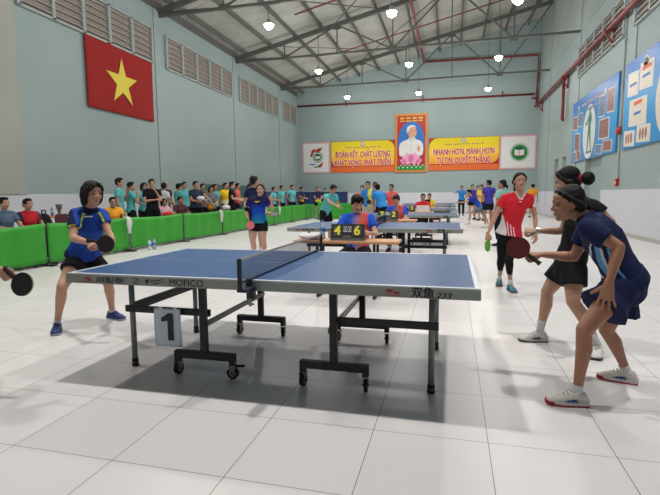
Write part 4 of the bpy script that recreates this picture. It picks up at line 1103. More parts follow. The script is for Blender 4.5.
PINKF = mat('fabric_pink', (220,172,184), .8, 0, .1, 10); LIME = mat('fabric_lime', (184,204,52), .8); SKYF = mat('fabric_sky_blue', (30,130,206), .8, 0, .1, 10); BEIGEF = mat('fabric_beige', (186,176,158), .85, 0, .1, 10)
LBLUE = mat('fabric_light_blue', (96,158,214), .8); DNAVY = mat('fabric_dark_navy', (30,36,58), .8, 0, .15, 10); DENIM = mat('fabric_slate', (78,98,124), .8, 0, .2, 12); CORAL = mat('fabric_coral', (226,92,92), .8, 0, .1, 10); PURPF = mat('fabric_violet_blue', (52,46,150), .75, 0, .2, 10)
SHW = mat('shoe_white', (214,210,204), .6, 0, .08, 30); SHR = mat('shoe_sole_red', (176,40,62), .6); SHB = mat('shoe_stripe_blue', (44,66,138), .6); SHBK = mat('shoe_black', (26,26,30), .6); SHN = mat('shoe_navy', (28,52,108), .6, 0, .2, 30); SHG = mat('shoe_sole_grey', (176,180,184), .6); SHT = mat('shoe_teal', (38,110,124), .6, 0, .2, 30); SKS = mat('lace_beige', (190,178,150), .8)
RUBR = mat('paddle_rubber_dark_red', (104,24,34), .55, 0, .05, 20); RUBK = mat('paddle_rubber_black', (24,24,27), .6, 0, .05, 20); RUBP = mat('paddle_rubber_pink', (232,112,128), .55); RUBG = mat('paddle_rubber_green', (104,196,56), .55); PWOOD = mat('paddle_wood', (190,146,96), .5, 0, .1, 20); PGRIP = mat('paddle_grip_dark', (44,30,30), .7)

def paddle(c, n, hdir, rub, label, grip=PGRIP, back=None):
    """bat with its blade centre c, blade normal n, handle pointing along hdir"""
    n = V(n).normalized(); h = V(hdir); h = (h-n*h.dot(n)).normalized(); s = n.cross(h)
    t = thing('table_tennis_paddle', label, 'paddle', c)
    T = lambda u, v, w: s*u+h*v+n*w
    out = [(.076*math.sin(a), -.079*math.cos(a)-.002) for a in [2*PI*i/32 for i in range(32)]]
    out = [(u, v) if v < .055 else (u*.9, v) for u, v in out]
    for w0, w1, m_, nm in ((-.003, .003, PWOOD, 'blade'), (.003, .0065, rub, 'rubber'), (-.0065, -.003, back or rub, 'rubber')):
        b = N(); prism(b, out, T, w0, w1); obj(nm, b, m_, t)
    b = N(); pts = [(-.012, .07), (.012, .07), (.014, .10), (.013, .15), (.017, .176), (-.017, .176), (-.013, .15), (-.014, .10)]
    prism(b, pts, T, -.011, .011); obj('handle', b, grip, t)
    return t

# --- player in navy, nearest, right
def stripesA(c, fm):
    ac, fr, up, P, base = fm
    h = (c-P['pelvis']).dot(up); f = (c-P['pelvis'].lerp(P['neck'], min(1, max(0, h/.5)))).dot(fr); s = (c-P['pelvis']).dot(ac)
    for q in 'LR':
        a, e = P['sh'+q], P['el'+q]; t = max(0, min(1, (c-a).dot(e-a)/(e-a).length_squared))
        if (c-a.lerp(e, t)).length < .085 and t > .12: return 0
    if s < .05 and -.08 < h < .44:
        w = f-.052-.016*math.sin(h*11)
        if -.007 < w < .006: return 1
        if .006 <= w < .026: return 2
        if .040 < w < .047 and h < .34: return 1
        if -.045 < w < -.030 and .02 < h < .27: return 2
    return 0
yA = 3.25
JA = dict(pelvis=W(624.5,279,3.3), waist=W(614.5,258.5,3.28), chest=W(604,238,3.27), neck=W(585,216,3.27), head=W(567.5,203,3.22),
          shL=W(588,228,3.10), shR=W(590,222,3.43), elL=W(619,247,3.02), wrL=W(609,283,2.98), elR=W(574,257,3.50), wrR=W(542,254.5,3.52),
          hipL=W(621,287,3.21), hipR=W(625,286,3.40), knL=W(584,330,3.06), knR=W(606,330,3.46), anL=W(577,390,3.06), anR=W(627,368,3.52),
          toeL=(-1,-.05,0), toeR=(-.93,.36,0), look=(-1,-.08,-.1), up=(-.16,0,1), front=(-.92,0,-.4), handL=(-.1,-.05,-1), palmL=(.45,.9,0), handR=(-1,-.05,-.0), palmR=(0,.25,-1))
A = person('woman in navy crouching at right, hand on thigh, holding dark red paddle', (.98,3.25,0), JA, SK2, 'tied', HAIRBR, [NAVY, WHITEF, LBLUE], NAVY, (SHW, SHR, SHB, SKS),
    dict(q=2, fem=True, k=.97, fat=1.02, legf=.93, handL='splay', handR='grip', sleeve=.62, leg=.5, flare=3.4, sock=.035, paint=stripesA, hk=.98, toecap=True, hf=.8, be=.024, arm=1.02, hem=.04, hs=1.05))
paddle(W(518.5,248,3.5), (-.1,-1,.12), (.82,0,-.62), RUBR, 'dark red paddle held by the crouching woman in navy')

# --- player in black behind her
JB = dict(pelvis=W(569,264,4.2), waist=W(575,247,4.2), chest=W(581,226,4.18), neck=W(579,199,4.2), head=W(567,181,4.22),
          shL=W(592,206,4.03), shR=W(571,206,4.36), elL=W(611,222,3.98), wrL=W(592,238,3.9), elR=W(563,231,4.4), wrR=W(537,231,4.38),
          hipL=W(574,268,4.12), hipR=W(564,268,4.3), knL=W(573,302,4.02), knR=W(547,292,4.33), anL=W(598,338,4.1), anR=W(540,324,4.36),
          toeL=(-.35,-1,0), toeR=(-1,-.15,0), look=(-.75,.62,-.25), up=(-.25,.05,1), front=(-.95,-.1,-.1), handR=(-1,0,.05), palmR=(0,.6,-.8), palmL=(.3,.9,0))
B = person('woman in black shirt and black shorts standing behind the crouching navy player', (.93,4.2,0), JB, SK1, 'bun', HAIRB, BLACKF, BLACKF, (SHW, SHBK, SHBK, SOCK),
    dict(q=2, fem=True, k=.98, sleeve=.5, leg=.52, flare=2.6, handR='grip', sock=.1, tie=True, hem=-1))
b = N(); wv = V(JB['wrR'])-V(.93,4.2,0); tube(b, [wv+V(.018,0,0), wv+V(-.008,0,0)], .029, 14); cbox(b, wv+V(.006,-.028,.006), (.03,.012,.03), bev=.003); obj('wristwatch', b, mat('watch_silver', (196,198,200), .3, .8), B)

# --- player in red and white walking towards the camera
def paintC(c, fm):
    ac, fr, up, P, base = fm
    h = (c-P['pelvis']).dot(up); s = (c-P['pelvis'].lerp(P['neck'], min(1, max(0, h/.5)))).dot(ac)   # + = her right
    if h > .40 and s < -.19: return 1
    if h < .27 and s > .075+max(0, h-.05)*.42: return 1
    if h < .22 and (c-P['pelvis']).dot(fr) > 0:
        for q in (0, 1, 2):
            d = s-(.045-.035*q)-(h)*.32+.0*q
            if abs(d) < .006 and h < .17-.03*q: return 1
    if (c-P['neck']).length < .115 and h > .36 and (c-P['neck']).dot(fr) > .0:
        dz = (P['neck']-c).dot(up)
        if dz+.02 > 0 and abs(abs(s)-max(0, .062-dz*.62)) < .014 and dz < .105: return 1
        if abs(s) < .062-dz*.62-.012: return 2
    return 0
JC = dict(pelvis=W(509,234,6.75), waist=W(511,224,6.73), chest=W(514,210,6.72), neck=W(519.5,192.5,6.72), head=W(520,181,6.67),
          shR=W(505,198,6.70), shL=W(531,198,6.78), elR=W(495,217,6.66), wrR=W(488,233,6.58), elL=W(535,217,6.84), wrL=W(536,233,6.72),
          hipR=W(503.5,238,6.80), hipL=W(514,238,6.76), knR=W(501.5,258,6.84), knL=W(509,260,6.55), anR=W(499.5,276.5,7.02), anL=W(510.5,284,6.60),
          toeR=(-.1,-1,0), toeL=(.25,-1,-.05), look=(.12,-1,-.02), up=(.02,0,1), front=(-.1,-1,0), handR=(-.1,-.1,-1), handL=(0,-.1,-1), palmR=(.5,.5,0), palmL=(-.5,.5,0))
Cp = person('woman in red and white shirt and black leggings walking, holding a green paddle', (.72,6.75,0), JC, SK1, 'pony', HAIRB, [REDF, WHITEF, SK1], BLACKF, (SHT, SHR, SHBK, SOCK),
    dict(q=2, fem=True, k=.97, fat=1.0, legf=.9, arm=.92, sleeve=.48, leg=1.55, tight=True, paint=paintC, botname='leggings', hem=.0, handR='grip', sock=.06))
b = N(); c0 = JC['neck']-V(.72,6.75,0)+V(0,-.118,-.12); prism(b, circ(0, 0, .018, .007, 12), lambda u, v, w: c0+V(u, -w, v), -.02, .004); obj('chest_logo', b, WHITEF, Cp)
paddle(W(487.5,245.5,6.56), (.9,-.5,.1), (0,.1,1), RUBG, 'bright green paddle held by the woman in red and white', PWOOD)

# --- player in blue on the left
def paintD(c, fm):
    ac, fr, up, P, base = fm
    h = (c-P['pelvis']).dot(up); s = (c-P['pelvis'].lerp(P['neck'], min(1, max(0, h/.5)))).dot(ac)
    f = (c-P['neck']).dot(fr)
    if abs(s) > .155:
        for q in 'LR':
            e_ = P['sh'+q].lerp(P['el'+q], .58)
            if (c-e_).dot((P['el'+q]-P['sh'+q]).normalized()) > -.002 and (c-e_).length < .1: return 1
        return 2
    if h > .30 and f > -.02 and abs(abs(s)-(.07+.5*(.47-h))) < .011 and h < .47 and h > .36: return 1
    if (P['neck']-c).dot(up) < .03 and abs(s) < .07: return 2
    return 0
DBL = mat('fabric_blue_print', (26,66,156), .75, 0, .35, 16, 0, .25)
JD = dict(pelvis=W(84,253,3.93), waist=W(86,242,3.9), chest=W(88,227,3.85), neck=W(90,207,3.84), head=W(92.5,193,3.78),
          shR=W(75.5,214,3.75), shL=W(102,214,3.95), elR=W(73,238,3.62), wrR=W(90,243,3.45), elL=W(108.5,233,3.85), wrL=W(113,240,3.66),
          hipR=W(77,259,3.86), hipL=W(92,258,4.0), knR=W(62,287,3.6), knL=W(108,283,3.98), anR=W(57,320,3.68), anL=W(112,307,4.2),
          toeR=(.62,-.8,0), toeL=(1,-.2,0), look=(.93,-.36,-.12), up=(.1,-.03,1), front=(.45,-.9,-.12), handR=(.7,-.6,-.25), palmR=(.3,.5,-.8), handL=(-.15,-.6,-.7), palmL=(-.6,.3,-.1))
Dp = person('woman in blue shirt with lime shoulder stripes at left, leaning forward with a black paddle', (-3.5,3.9,0), JD, SK1, 'bob', HAIRBR, [DBL, LIME, NAVY], BLACKF, (SHN, SHG, SHB, SHN),
    dict(q=2, fem=True, k=.98, fat=1.0, legf=.95, sleeve=.58, leg=.42, flare=2.8, paint=paintD, hem=.02, handR='grip', handL='relax', sock=.03))
b = N(); c0 = JD['chest']-V(-3.5,3.9,0)+V(.02,-.15,.09)
prism(b, [(-.06,.02),(-.025,.0),(-.06,-.02)], lambda u, v, w: c0+V(u, u*.45-w, v), -.02, .012); prism(b, rect(.06, .11, .01, .02), lambda u, v, w: c0+V(u, u*.45-w, v), -.02, .012); obj('chest_logo', b, WHITEF, Dp)
paddle(W(105.8,244,3.45), (.15,-1,.1), (-1,0,.18), RUBK, 'black paddle held by the left woman in blue')

# --- player mostly outside the left edge: forearm, paddle and shoe tip
bx_ = V(-3.42,2.35,0)
JE = dict(pelvis=bx_+V(0,.05,.82), waist=bx_+V(.06,.05,.94), chest=bx_+V(.1,.05,1.1), neck=bx_+V(.14,.05,1.28), head=bx_+V(.18,.05,1.42), shL=bx_+V(.1,.22,1.22), shR=bx_+V(.12,-.12,1.22),
          elR=bx_+V(.22,-.16,.98), wrR=W(-2,269,2.45), elL=bx_+V(.2,.3,.98), wrL=bx_+V(.25,.2,.8), hipL=bx_+V(0,.13,.78), hipR=bx_+V(0,-.04,.78), knL=bx_+V(.1,.25,.46), knR=bx_+V(.26,-.03,.44), anL=bx_+V(-.1,.35,.085), anR=bx_+V(.33,-.02,.085),
          toeL=(1,.2,0), toeR=(1,-.05,0), look=(1,.1,0), up=(0,0,1), front=(1,0,-.2), handR=(.75,.1,-.6), palmR=(0,.9,-.2))
E_ = person('player cut off by the left edge, only a forearm and shoe tip in view', bx_, JE, SK1, 'short', HAIRB, CORAL, BLACKF, (SHR, SHR, None, SOCK), dict(q=2, k=.98, handR='grip', leg=.5))
paddle(W(22,284,2.45), (.1,-1,.25), (-.85,.0,.6), RUBK, 'black paddle at the left edge of the photo, held by the cut off player')

# --- shared builders for people further away
def grp(nm): return nm
SHOES = {'w': (SHW, SHG), 'k': (SHBK, SHBK), 'b': (SHN, SHG)}
def folk(label, x, y, face, h, arms, hair, top, bottom, sk=SK1, hm=None, sh='k', **o):
    """face in degrees: 0 looks down the hall away from the camera, 180 towards it, -90 towards the right wall"""
    pose = {a: o.pop(a) for a in ('lean', 'sit', 'stance', 'turn', 'nod', 'step', 'bend', 'zbase') if a in o}
    over = o.pop('over', {})
    J, k = stand(x, y, R(face), h, arms, **pose)
    J.update(over)
    o.setdefault('q', 0); o['k'] = k*o.get('kk', 1)
    if k < .95 and 'fem' not in o: pass
    return person(label, (x, y, 0), J, sk, hair, hm or HAIRB, top, bottom, SHOES[sh], o)

# player in the blue gradient shirt
GRADF = ramp_mat('shirt_gradient_navy_to_turquoise', 'Z', [(.72, (52,160,156)), (.82, (26,122,168)), (.95, (22,84,186)), (1.05, (22,60,176)), (1.14, (26,34,88)), (1.24, (28,30,66))], .75, False, .05, 7)
yF = 8.3; xF = W(258.5, 200, yF).x
F = folk('woman in dark blue to turquoise gradient shirt and black shorts holding a pink paddle', xF, yF, 178, 1.5, ('up', 'down'), 'tied', GRADF, BLACKF, SK3, sh='w', q=2, fem=True, leg=.5, hem=.06, turn=12,
         over=dict(shR=W(250.5,200,yF), shL=W(267.5,200,yF), elR=W(246,211.5,yF), wrR=W(248.5,219,yF-.1), elL=W(272.5,210,yF-.03), wrL=W(271.5,200.5,yF-.13), neck=W(259.5,196.5,yF), head=W(260.5,189.8,yF-.04), handL=(-.25,-.3,1), palmL=(-.3,1,0), palmR=(.6,.4,0), handR=(.15,-.1,-1)), handR='grip', handL='fist')
b = N(); e0 = W(247,209,yF)-V(xF,yF,0); tube(b, [e0+V(.0,0,.035), e0+V(-.004,0,-.035)], .045, 12); obj('elbow_band', b, BLACKF, F)
b = N(); c0 = W(259.5,202,yF)-V(xF,yF,0)+V(0,-.13,0); prism(b, [(-.05,.01),(.0,-.012),(.05,.012),(.02,.018),(0,0),(-.02,.018)], lambda u, v, w: c0+V(u,-w,v), -.05, .01); obj('chest_mark', b, YELLOWF, F)
paddle(W(250.5,225,yF-.14), (.1,-1,.1), (-.1,0,1), RUBP, 'pink paddle held by the woman in the gradient shirt')
g = folk('person with dark hair standing directly behind the woman in the gradient shirt', W(255.5,200,9.7).x, 9.7, 178, 1.70, ('down', 'front'), 'tied', NAVY, BLACKF, sh='w', fem=True, q=1, turn=150, over=dict(elL=W(264.5,206,9.65), wrL=W(266.5,213,9.5), handL=(1,-.1,-.1), palmL=(0,.6,-.8)), handL='grip')
paddle(W(274,214.3,9.48), (.1,-.5,1), (-1,0,.1), mat('paddle_rubber_grey', (96,92,100), .6), 'grey paddle held out right of the woman in the gradient shirt')

# umpire one
BOT = ramp_mat('umpire_shirt_blue_orange', 'X', [(-.16, (26,82,200)), (-.08, (40,90,196)), (.0, (150,120,160)), (.07, (226,104,76)), (.14, (226,84,76)), (.17, (26,82,200))], .75, False, .035, 10)
xU = W(358,215,6.4).x; yU = 6.42
def sit_joints(x, y, u, tilt=0): return
H1 = folk('umpire in blue and orange polo seated behind the scoreboard showing 4 and 6', xU, yU, 178, 1.66, ('desk', 'desk'), 'fringe', BOT, BLACKF, SK3, q=1, sit=True, turn=28, nod=24, lean=4, collar=RBLUE, sleeve=.6, leg=1.9, hem=.02, botname='trousers',
          over=dict(pelvis=W(356,262,6.5), waist=W(356,246,6.49), chest=W(356.5,231,6.46), neck=W(356.5,213,6.42), head=W(357.5,201.5,6.36), shR=W(345,219,6.44), shL=W(369,219,6.44), elR=W(338,233,6.3), elL=W(376,233,6.28), wrR=W(334,235,6.02), wrL=W(368,232,6.0),
                    hipR=W(350,264,6.46), hipL=W(362,264,6.46), handR=(.1,-1,.1), handL=(-.4,-1,.1), palmR=(1,0,-.2), palmL=(-1,0,-.2), kn_=None) if False else
               dict(elR=W(337,233,6.22), elL=W(376,234,6.22), wrR=W(334,234.5,5.98), wrL=W(369,233,5.98), handR=(.15,-1,.1), handL=(-.5,-1,.1), palmR=(1,0,-.4), palmL=(-1,0,-.4)))
def stool(x, y, label, m_):
    t = thing('plastic_stool', label, 'stool', (x, y, 0), 0, None)
    b = N(); box(b, -.16, .16, -.16, .16, .385, .415, bev=.012); obj('seat', b, m_, t)
    for sx in (-1, 1):
        for sy in (-1, 1):
            b = N(); beam(b, (sx*.13, sy*.13, .39), (sx*.17, sy*.17, 0), .03, .03); obj('leg', b, m_, t)
    return t
BLUEP = mat('plastic_blue', (40,84,150), .45); REDP = mat('plastic_red', (150,36,40), .45)
stool(xU, yU+.02, 'blue plastic stool under the umpire behind scoreboard 4 6', BLUEP)

# umpire two
xV = W(397,210,11.1).x
folk('umpire in blue polo looking down at the scoreboard showing 7 and 2', xV, 11.1, 180, 1.64, ('desk', 'desk'), 'short', BOT, BLACKF, SK3, HAIRBR, q=1, sit=True, nod=34, lean=10, sleeve=.6, leg=1.9, botname='trousers', turn=-6)
stool(xV, 11.1, 'blue plastic stool under the second umpire from the camera', BLUEP)
# umpires at the third desk
t = folk('umpire in red shirt seated behind a white sheet at the third desk', W(423,200,15.9).x, 15.9, 180, 1.66, 'desk', 'short', REDF, BLACKF, sit=True, sleeve=.6, leg=1.9)
stool(W(423,200,15.9).x, 15.9, 'red plastic stool under the umpire in red', REDP)
folk('umpire in black and yellow shirt seated right of the umpire in red', W(429.5,200,20.5).x, 20.5, 172, 1.68, 'desk', 'short', ramp_mat('shirt_black_yellow', 'X', [(-.2,(40,30,36)), (.04,(40,30,36)), (.05,(230,200,60)), (.3,(230,200,60))], .8), BLACKF, sit=True, sleeve=.6, leg=1.9)
stool(W(429.5,200,20.5).x, 20.52, 'red plastic stool under the umpire in black and yellow', REDP)
b = N(); prism(b, rect(-.2, .2, 0, .2), lambda u, v, w: (u, w+v*.25, v), 0, .004); tag(obj('paper_sheet', b, WHITEF, None, False, (W(423,205,15.3).x, 15.22, .722)), 'white sheet standing on the third desk in front of the umpire in red', 'paper')

# people around the middle courts
folk('man in teal shirt and black shorts stooping and pointing, between the second and third table', W(325.5,200,12).x, 12.0, -128, 1.6, ('front', 'point'), 'short', TEALF, BLACKF, SK1, HAIRBR, lean=30, nod=34, q=1, sleeve=.5, leg=.7, hem=.1)
folk('man in blue and yellow shirt and beige trousers standing with a black paddle', W(368,200,15.6).x, 15.6, 178, 1.70, ('down', 'front'), 'short', ramp_mat('shirt_blue_yellow', 'X', [(-.2,(34,126,200)), (.0,(40,136,204)), (.02,(228,212,90)), (.13,(228,212,90)), (.15,(34,126,200)), (.3,(34,126,200))], .8), BEIGEF, leg=1.9, botname='trousers')
paddle(W(369,202,15.3), (0,-1,0), (-.3,0,1), RUBK, 'small black paddle held by the man in blue and yellow')
folk('man in sky blue shirt standing just right of the man in blue and yellow', W(375,200,15.9).x, 15.9, 195, 1.68, 'behind', 'short', SKYF, BLACKF, leg=.8)
folk('person mostly hidden behind the man in blue and yellow, only head showing', W(362.5,200,17.4).x, 17.4, 180, 1.6, 'down', 'short', CORAL, BLACKF)
folk('man in sky blue shirt seen from behind, leaning to the left over the court', W(383,205,13.95).x, 13.95, 40, 1.66, ('front', 'down'), 'short', SKYF, BLACKF, lean=30, leg=.6)
folk('person in coral shirt standing behind the leaning man in sky blue', W(391.5,200,16).x, 16.0, 170, 1.6, 'down', 'short', CORAL, BLACKF)
folk('man in sky blue shirt and black trousers pointing left near the back wall', W(461.5,200,28.8).x, 28.8, 172, 1.72, ('behind', 'out'), 'short', SKYF, BLACKF, leg=1.95, botname='trousers')
yN = 19.2
NBLUE = ramp_mat('shirt_violet_to_sky', 'Z', [(.6,(40,110,200)), (.85,(36,90,200)), (1.1,(46,40,150)), (1.4,(44,36,136))], .75, False, .12, 5)
bN = V(W(475,220,yN).x, yN, 0)
JN, kN = stand(bN.x, bN.y, R(75), 1.62, ('front', 'out'), lean=48)
JN.update(dict(pelvis=W(481,208,yN), waist=W(478.5,204.5,yN), chest=W(475.5,201,yN), neck=W(471.5,196.5,yN), head=W(469,192.5,yN), shR=W(473,197.5,yN+.2), shL=W(472.5,199,yN-.15), elL=W(465,202,yN-.3), wrL=W(459,202.5,yN-.3), elR=W(479,195.5,yN+.3), wrR=W(484,199.5,yN+.3),
               hipL=W(480,209.5,yN-.1), hipR=W(483,209.5,yN+.1), knL=W(470,212.5,yN-.25), anL=W(469,222.5,yN-.3), knR=W(485,217,yN+.1), anR=W(489,226,yN-.4), toeL=(-1,-.1,0), toeR=(-.5,-1,0), look=(-1,-.2,-.1), up=(-.3,0,1), front=(-.8,-.2,-.55)))
person('player in violet and sky blue shirt lunging to the left beyond the tables', bN, JN, SK1, 'short', HAIRB, NBLUE, GREYF, SHOES['w'], dict(q=0, k=kN, leg=.6))
folk('player in dark violet blue shirt standing seen from behind, right of the lunging player', W(488.5,205,18.4).x, 18.4, 18, 1.76, ('down', 'front'), 'short', PURPF, BLACKF, SK2, leg=.6, sh='w', turn=30)
folk('person in bright yellow shirt standing left of the dark violet blue player', W(481.5,200,23.5).x, 23.5, 150, 1.68, 'front', 'short', YELLOWF, BLACKF)
folk('person in pale yellow shirt standing beyond the lunging player, left of the bright yellow one', W(477.5,200,25.2).x, 25.2, 200, 1.66, 'down', 'short', ORANGEF, BLACKF)
folk('person in violet shirt with head above the lunging player', W(472,200,24.2).x, 24.2, 190, 1.70, 'down', 'short', PURPF, BLACKF)
folk('woman with tied dark hair in pale teal shirt behind the woman in red and white', W(502.5,200,12.2).x, 12.2, 50, 1.60, 'down', 'tied', mat('fabric_pale_teal', (132,186,178), .8, 0, .1, 10), BLACKF, SK2, sh='k', fem=True, turn=35, leg=1.8)
folk('man in yellow shirt standing seen from behind by the right wall', W(532.5,200,26.8).x, 26.8, -10, 1.74, 'down', 'short', ORANGEF, DNAVY, sh='k', leg=.8)

# ---- spectators behind the green barriers, left wall
def crowd(label, u, X, h, face, arms, hair, top, bottom=BLACKF, sk=SK1, **o):
    y = xat(u, X)
    return folk(label, X, y, face, h, arms, hair, top, bottom, sk, **o)
def bleach(x, y, label, m_=REDP): stool(x, y, label, m_)
SIT = dict(sit=True, leg=1.9)
NR = ramp_mat('shirt_red_navy_sleeves', 'Y', [(-.3,(34,36,60)), (-.155,(34,36,60)), (-.145,(186,34,48)), (.145,(186,34,48)), (.155,(34,36,60)), (.3,(34,36,60))], .8)
crowd('man in slate blue shirt seated behind the barrier at the left edge', 3, -7.95, 1.62, -95, 'desk', 'short', DENIM, q=1, zbase=.02, **SIT)
crowd('man in red shirt with navy sleeves seated behind the barrier', 27, -7.95, 1.6, -100, 'desk', 'short', NR, q=1, **SIT)
crowd('man with glasses in orange shirt seated behind the barrier', 112.5, -7.95, 1.62, -125, 'desk', 'short', ORANGEF, q=1, glasses=True, collar=BLACKF, **SIT)
for u, n in ((3, 'slate blue'), (27, 'red and navy'), (112.5, 'orange')): stool(-7.95, xat(u, -7.95), 'red plastic stool under the spectator in %s' % n, REDP)
crowd('man in teal shirt standing tallest, hand near his chin, left end of the standing spectators', 119.5, -8.5, 1.76, -60, ('chin', 'down'), 'short', TEALF, q=1, turn=-10)
crowd('man in teal shirt standing in profile, second of the standing spectators', 131, -8.45, 1.66, -40, ('down', 'chin'), 'short', TEALF, q=1, turn=-20)
crowd('woman with long dark hair in teal shirt holding something red', 144.5, -8.45, 1.66, -120, 'front', 'bob', TEALF, fem=True)
crowd('man in black shirt with folded arms and a hand at his chin', 152.5, -7.95, 1.74, -130, ('chin', 'folded'), 'short', BLACKF, SK1, q=1) if False else crowd('man in black shirt with folded arms and a hand at his chin', 152.5, -7.95, 1.74, -130, ('chin', 'folded'), 'short', BLACKF, q=1)
crowd('person in white shirt looking left, right of the man with folded arms', 164, -8.5, 1.68, -20, 'front', 'short', WHITEF, turn=40)
crowd('bald man in navy shirt standing behind the person in white', 165.5, -9.0, 1.76, -110, 'down', 'bald', DNAVY, sk=SK3)
crowd('girl in pink shirt seated with a red cloth behind the barrier', 163.5, -7.95, 1.5, -120, 'desk', 'bob', PINKF, fem=True, **SIT)
crowd('person in maroon shirt seated behind the barrier', 180, -8.0, 1.6, -120, 'desk', 'short', MAROONF, sk=SK2, **SIT)
for u, X, n in ((163.5, -7.95, 'pink'), (180, -8.0, 'maroon')): stool(X, xat(u, X), 'red plastic stool under the spectator in %s' % n, REDP)
crowd('person in teal shirt behind the maroon spectator, left of a teal pair', 179, -8.6, 1.68, -30, 'down', 'short', TEALF)
crowd('person in teal shirt standing further back, right of a teal pair', 184.5, -9.1, 1.76, -120, 'down', 'short', TEALF)
crowd('stout man in navy polo holding out a white cap', 196, -8.0, 1.74, -115, ('point', 'front'), 'short', DNAVY, fat=1.25, q=1)
crowd('person in brown shirt half hidden behind the stout man in navy', 203, -8.6, 1.70, -120, 'down', 'short', mat('fabric_brown', (120,84,66), .8, 0, .1, 10))
crowd('woman in grey shirt leaning by the barrier next to a striped ball', 211.5, -8.05, 1.60, -140, 'front', 'bob', GREYF, fem=True)
crowd('person in turquoise shirt behind the woman in grey', 215, -8.6, 1.70, -110, 'down', 'short', TEALF, sk=SK2)
crowd('man in yellow and white shirt standing before the green mesh screen', 225.5, -8.5, 1.76, -110, 'behind', 'short', ramp_mat('shirt_yellow_white', 'Z', [(.7,(220,210,190)), (1.05,(224,216,180)), (1.15,(236,190,30)), (1.5,(236,190,30))], .8))
crowd('man in black shirt in profile facing the courts, left of the gradient shirt player', 232, -7.85, 1.78, -75, 'front', 'short', BLACKF, sk=SK3, q=1)
crowd('person in red shirt with orange vest behind the man in black', 237.5, -8.7, 1.78, -80, 'front', 'short', CORAL)
crowd('person in navy top with white bib left of the gradient shirt player', 249.5, -7.85, 1.72, -110, 'down', 'short', ramp_mat('shirt_navy_white_bib', 'Z', [(.7,(30,70,150)), (1.1,(34,60,130)), (1.14,(220,220,225)), (1.3,(220,220,225)), (1.34,(30,44,90)), (1.5,(30,44,90))], .8, True), sk=SK2)
crowd('person in teal shirt, first of three right of the gradient shirt player', 273.5, -8.1, 1.64, -100, 'front', 'short', TEALF)
crowd('person in teal shirt, middle one of three right of the gradient shirt player', 281.5, -8.2, 1.74, -110, 'down', 'short', TEALF)
crowd('person in teal shirt with hand on hip, third right of the gradient shirt player', 292, -7.9, 1.78, -120, ('down', 'hip'), 'short', TEALF)
YN = ramp_mat('shirt_navy_yellow', 'Z', [(.6,(226,200,40)), (.98,(226,200,40)), (1.02,(34,40,70)), (1.5,(34,40,70))], .8, True)
crowd('person in navy and yellow standing by the navy boards, left one', 301.5, -8.2, 1.72, -100, 'front', 'short', YN)
crowd('person in navy and yellow standing right of the last barrier, hands in front', 318, -6.9, 1.70, -150, 'front', 'short', YN)
crowd('person in dark shirt beside the navy and yellow one in the back left corner', 325, -7.45, 1.66, -150, 'front', 'short', DNAVY)

# ------------------------------------------------------------------ things around the spectators
def bench(x, y0, y1, z, label):
    t = thing('wooden_table', label, 'table', (x, (y0+y1)/2, 0)); hw = (y1-y0)/2
    b = N(); box(b, -.25, .25, -hw, hw, z-.04, z, bev=.008); obj('tabletop', b, WOOD, t)
    for sx in (-1, 1):
        for sy in (-1, 1):
            b = N(); box(b, sx*.2-.025, sx*.2+.025, sy*(hw-.08)-.025, sy*(hw-.08)+.025, 0, z-.04); obj('leg', b, WOOD, t)
    return t
yb0, yb1 = xat(36, -8.9), xat(66, -8.9)
bench(-8.9, yb0, yb1, .86, 'long brown wooden table behind the barrier, with a vase and blue bottle on it')
t = thing('backpack', 'black backpack standing on a low stool by the wooden table', 'bag', (-8.45, xat(43, -8.45), .402))
b = N(); S = [(V(0,0,z), V(0,1,0), V(-1,0,0), w, d) for z, w, d in ((.02,.16,.1), (.1,.18,.12), (.24,.17,.11), (.34,.12,.08))]; skin_loft(b, S, 16); obj('body', b, BLACKF, t, True)
b = N(); S = [(V(.11,0,z), V(0,1,0), V(-1,0,0), w, .035) for z, w in ((.06,.11), (.16,.12))]; skin_loft(b, S, 14); obj('front_pocket', b, BLACKF, t, True)
b = N(); tube(b, [(0,.05,.38), (0,.04,.46), (0,-.04,.46), (0,-.05,.38)], .012, 8); obj('handle', b, BLACKF, t, True)
def bottle(x, y, z, h, label, cap, body, lab, group=None):
    t = thing('water_bottle', label, 'bottle', (x, y, z), 0, group); r = h*.15
    b = N(); lathe(b, [(r*.85, 0), (r, h*.04), (r, h*.3), (r*.92, h*.36), (r, h*.42), (r, h*.66), (r*.7, h*.8), (r*.38, h*.88), (r*.38, h*.93)], seg=16); obj('body', b, body, t, True)
    b = N(); lathe(b, [(r*.45, h*.92), (r*.45, h), (r*.4, h*1.005)], seg=12); obj('cap', b, cap, t, True)
    b = N(); lathe(b, [(r*1.02, h*.42), (r*1.02, h*.62)], seg=16); obj('label_band', b, lab, t, True)
    return t
CLEAR = mat('bottle_plastic', (206,220,232), .15, 0, spec=.6); 
_p = CLEAR.node_tree.nodes['Principled BSDF']; _p.inputs['Transmission Weight'].default_value = .55
BOTB = mat('bottle_blue', (40,110,190), .3)
stool(-8.45, xat(43, -8.45), 'blue plastic stool under the black backpack', BLUEP)
t.scale = (1.25, 1.1, 1.3)
bottle(-8.8, xat(51.5, -8.8), .86, .19, 'small blue bottle on the wooden table near the vase', BOTB, BOTB, WHITEF)
bottle(-6.95, xat(147.5, -6.95), 0, .27, 'white bottle on the floor before the barrier, left of the blue one', GREYF, WHITEF, LBLUE)
bottle(-6.92, xat(152.3, -6.92), 0, .29, 'clear bottle with blue label on the floor before the barrier', BOTB, CLEAR, BOTB)
bottle(W(322.5,232,5.9).x, 5.9, .72, .24, 'clear plastic bottle with blue label on the front umpire desk', BOTB, CLEAR, BOTB)
t = thing('trophy_vase', 'grey flared vase standing on the wooden table beside the left player', 'vase', (-8.8, xat(58.8, -8.8), .86)); t.scale = (.8, .8, .58)
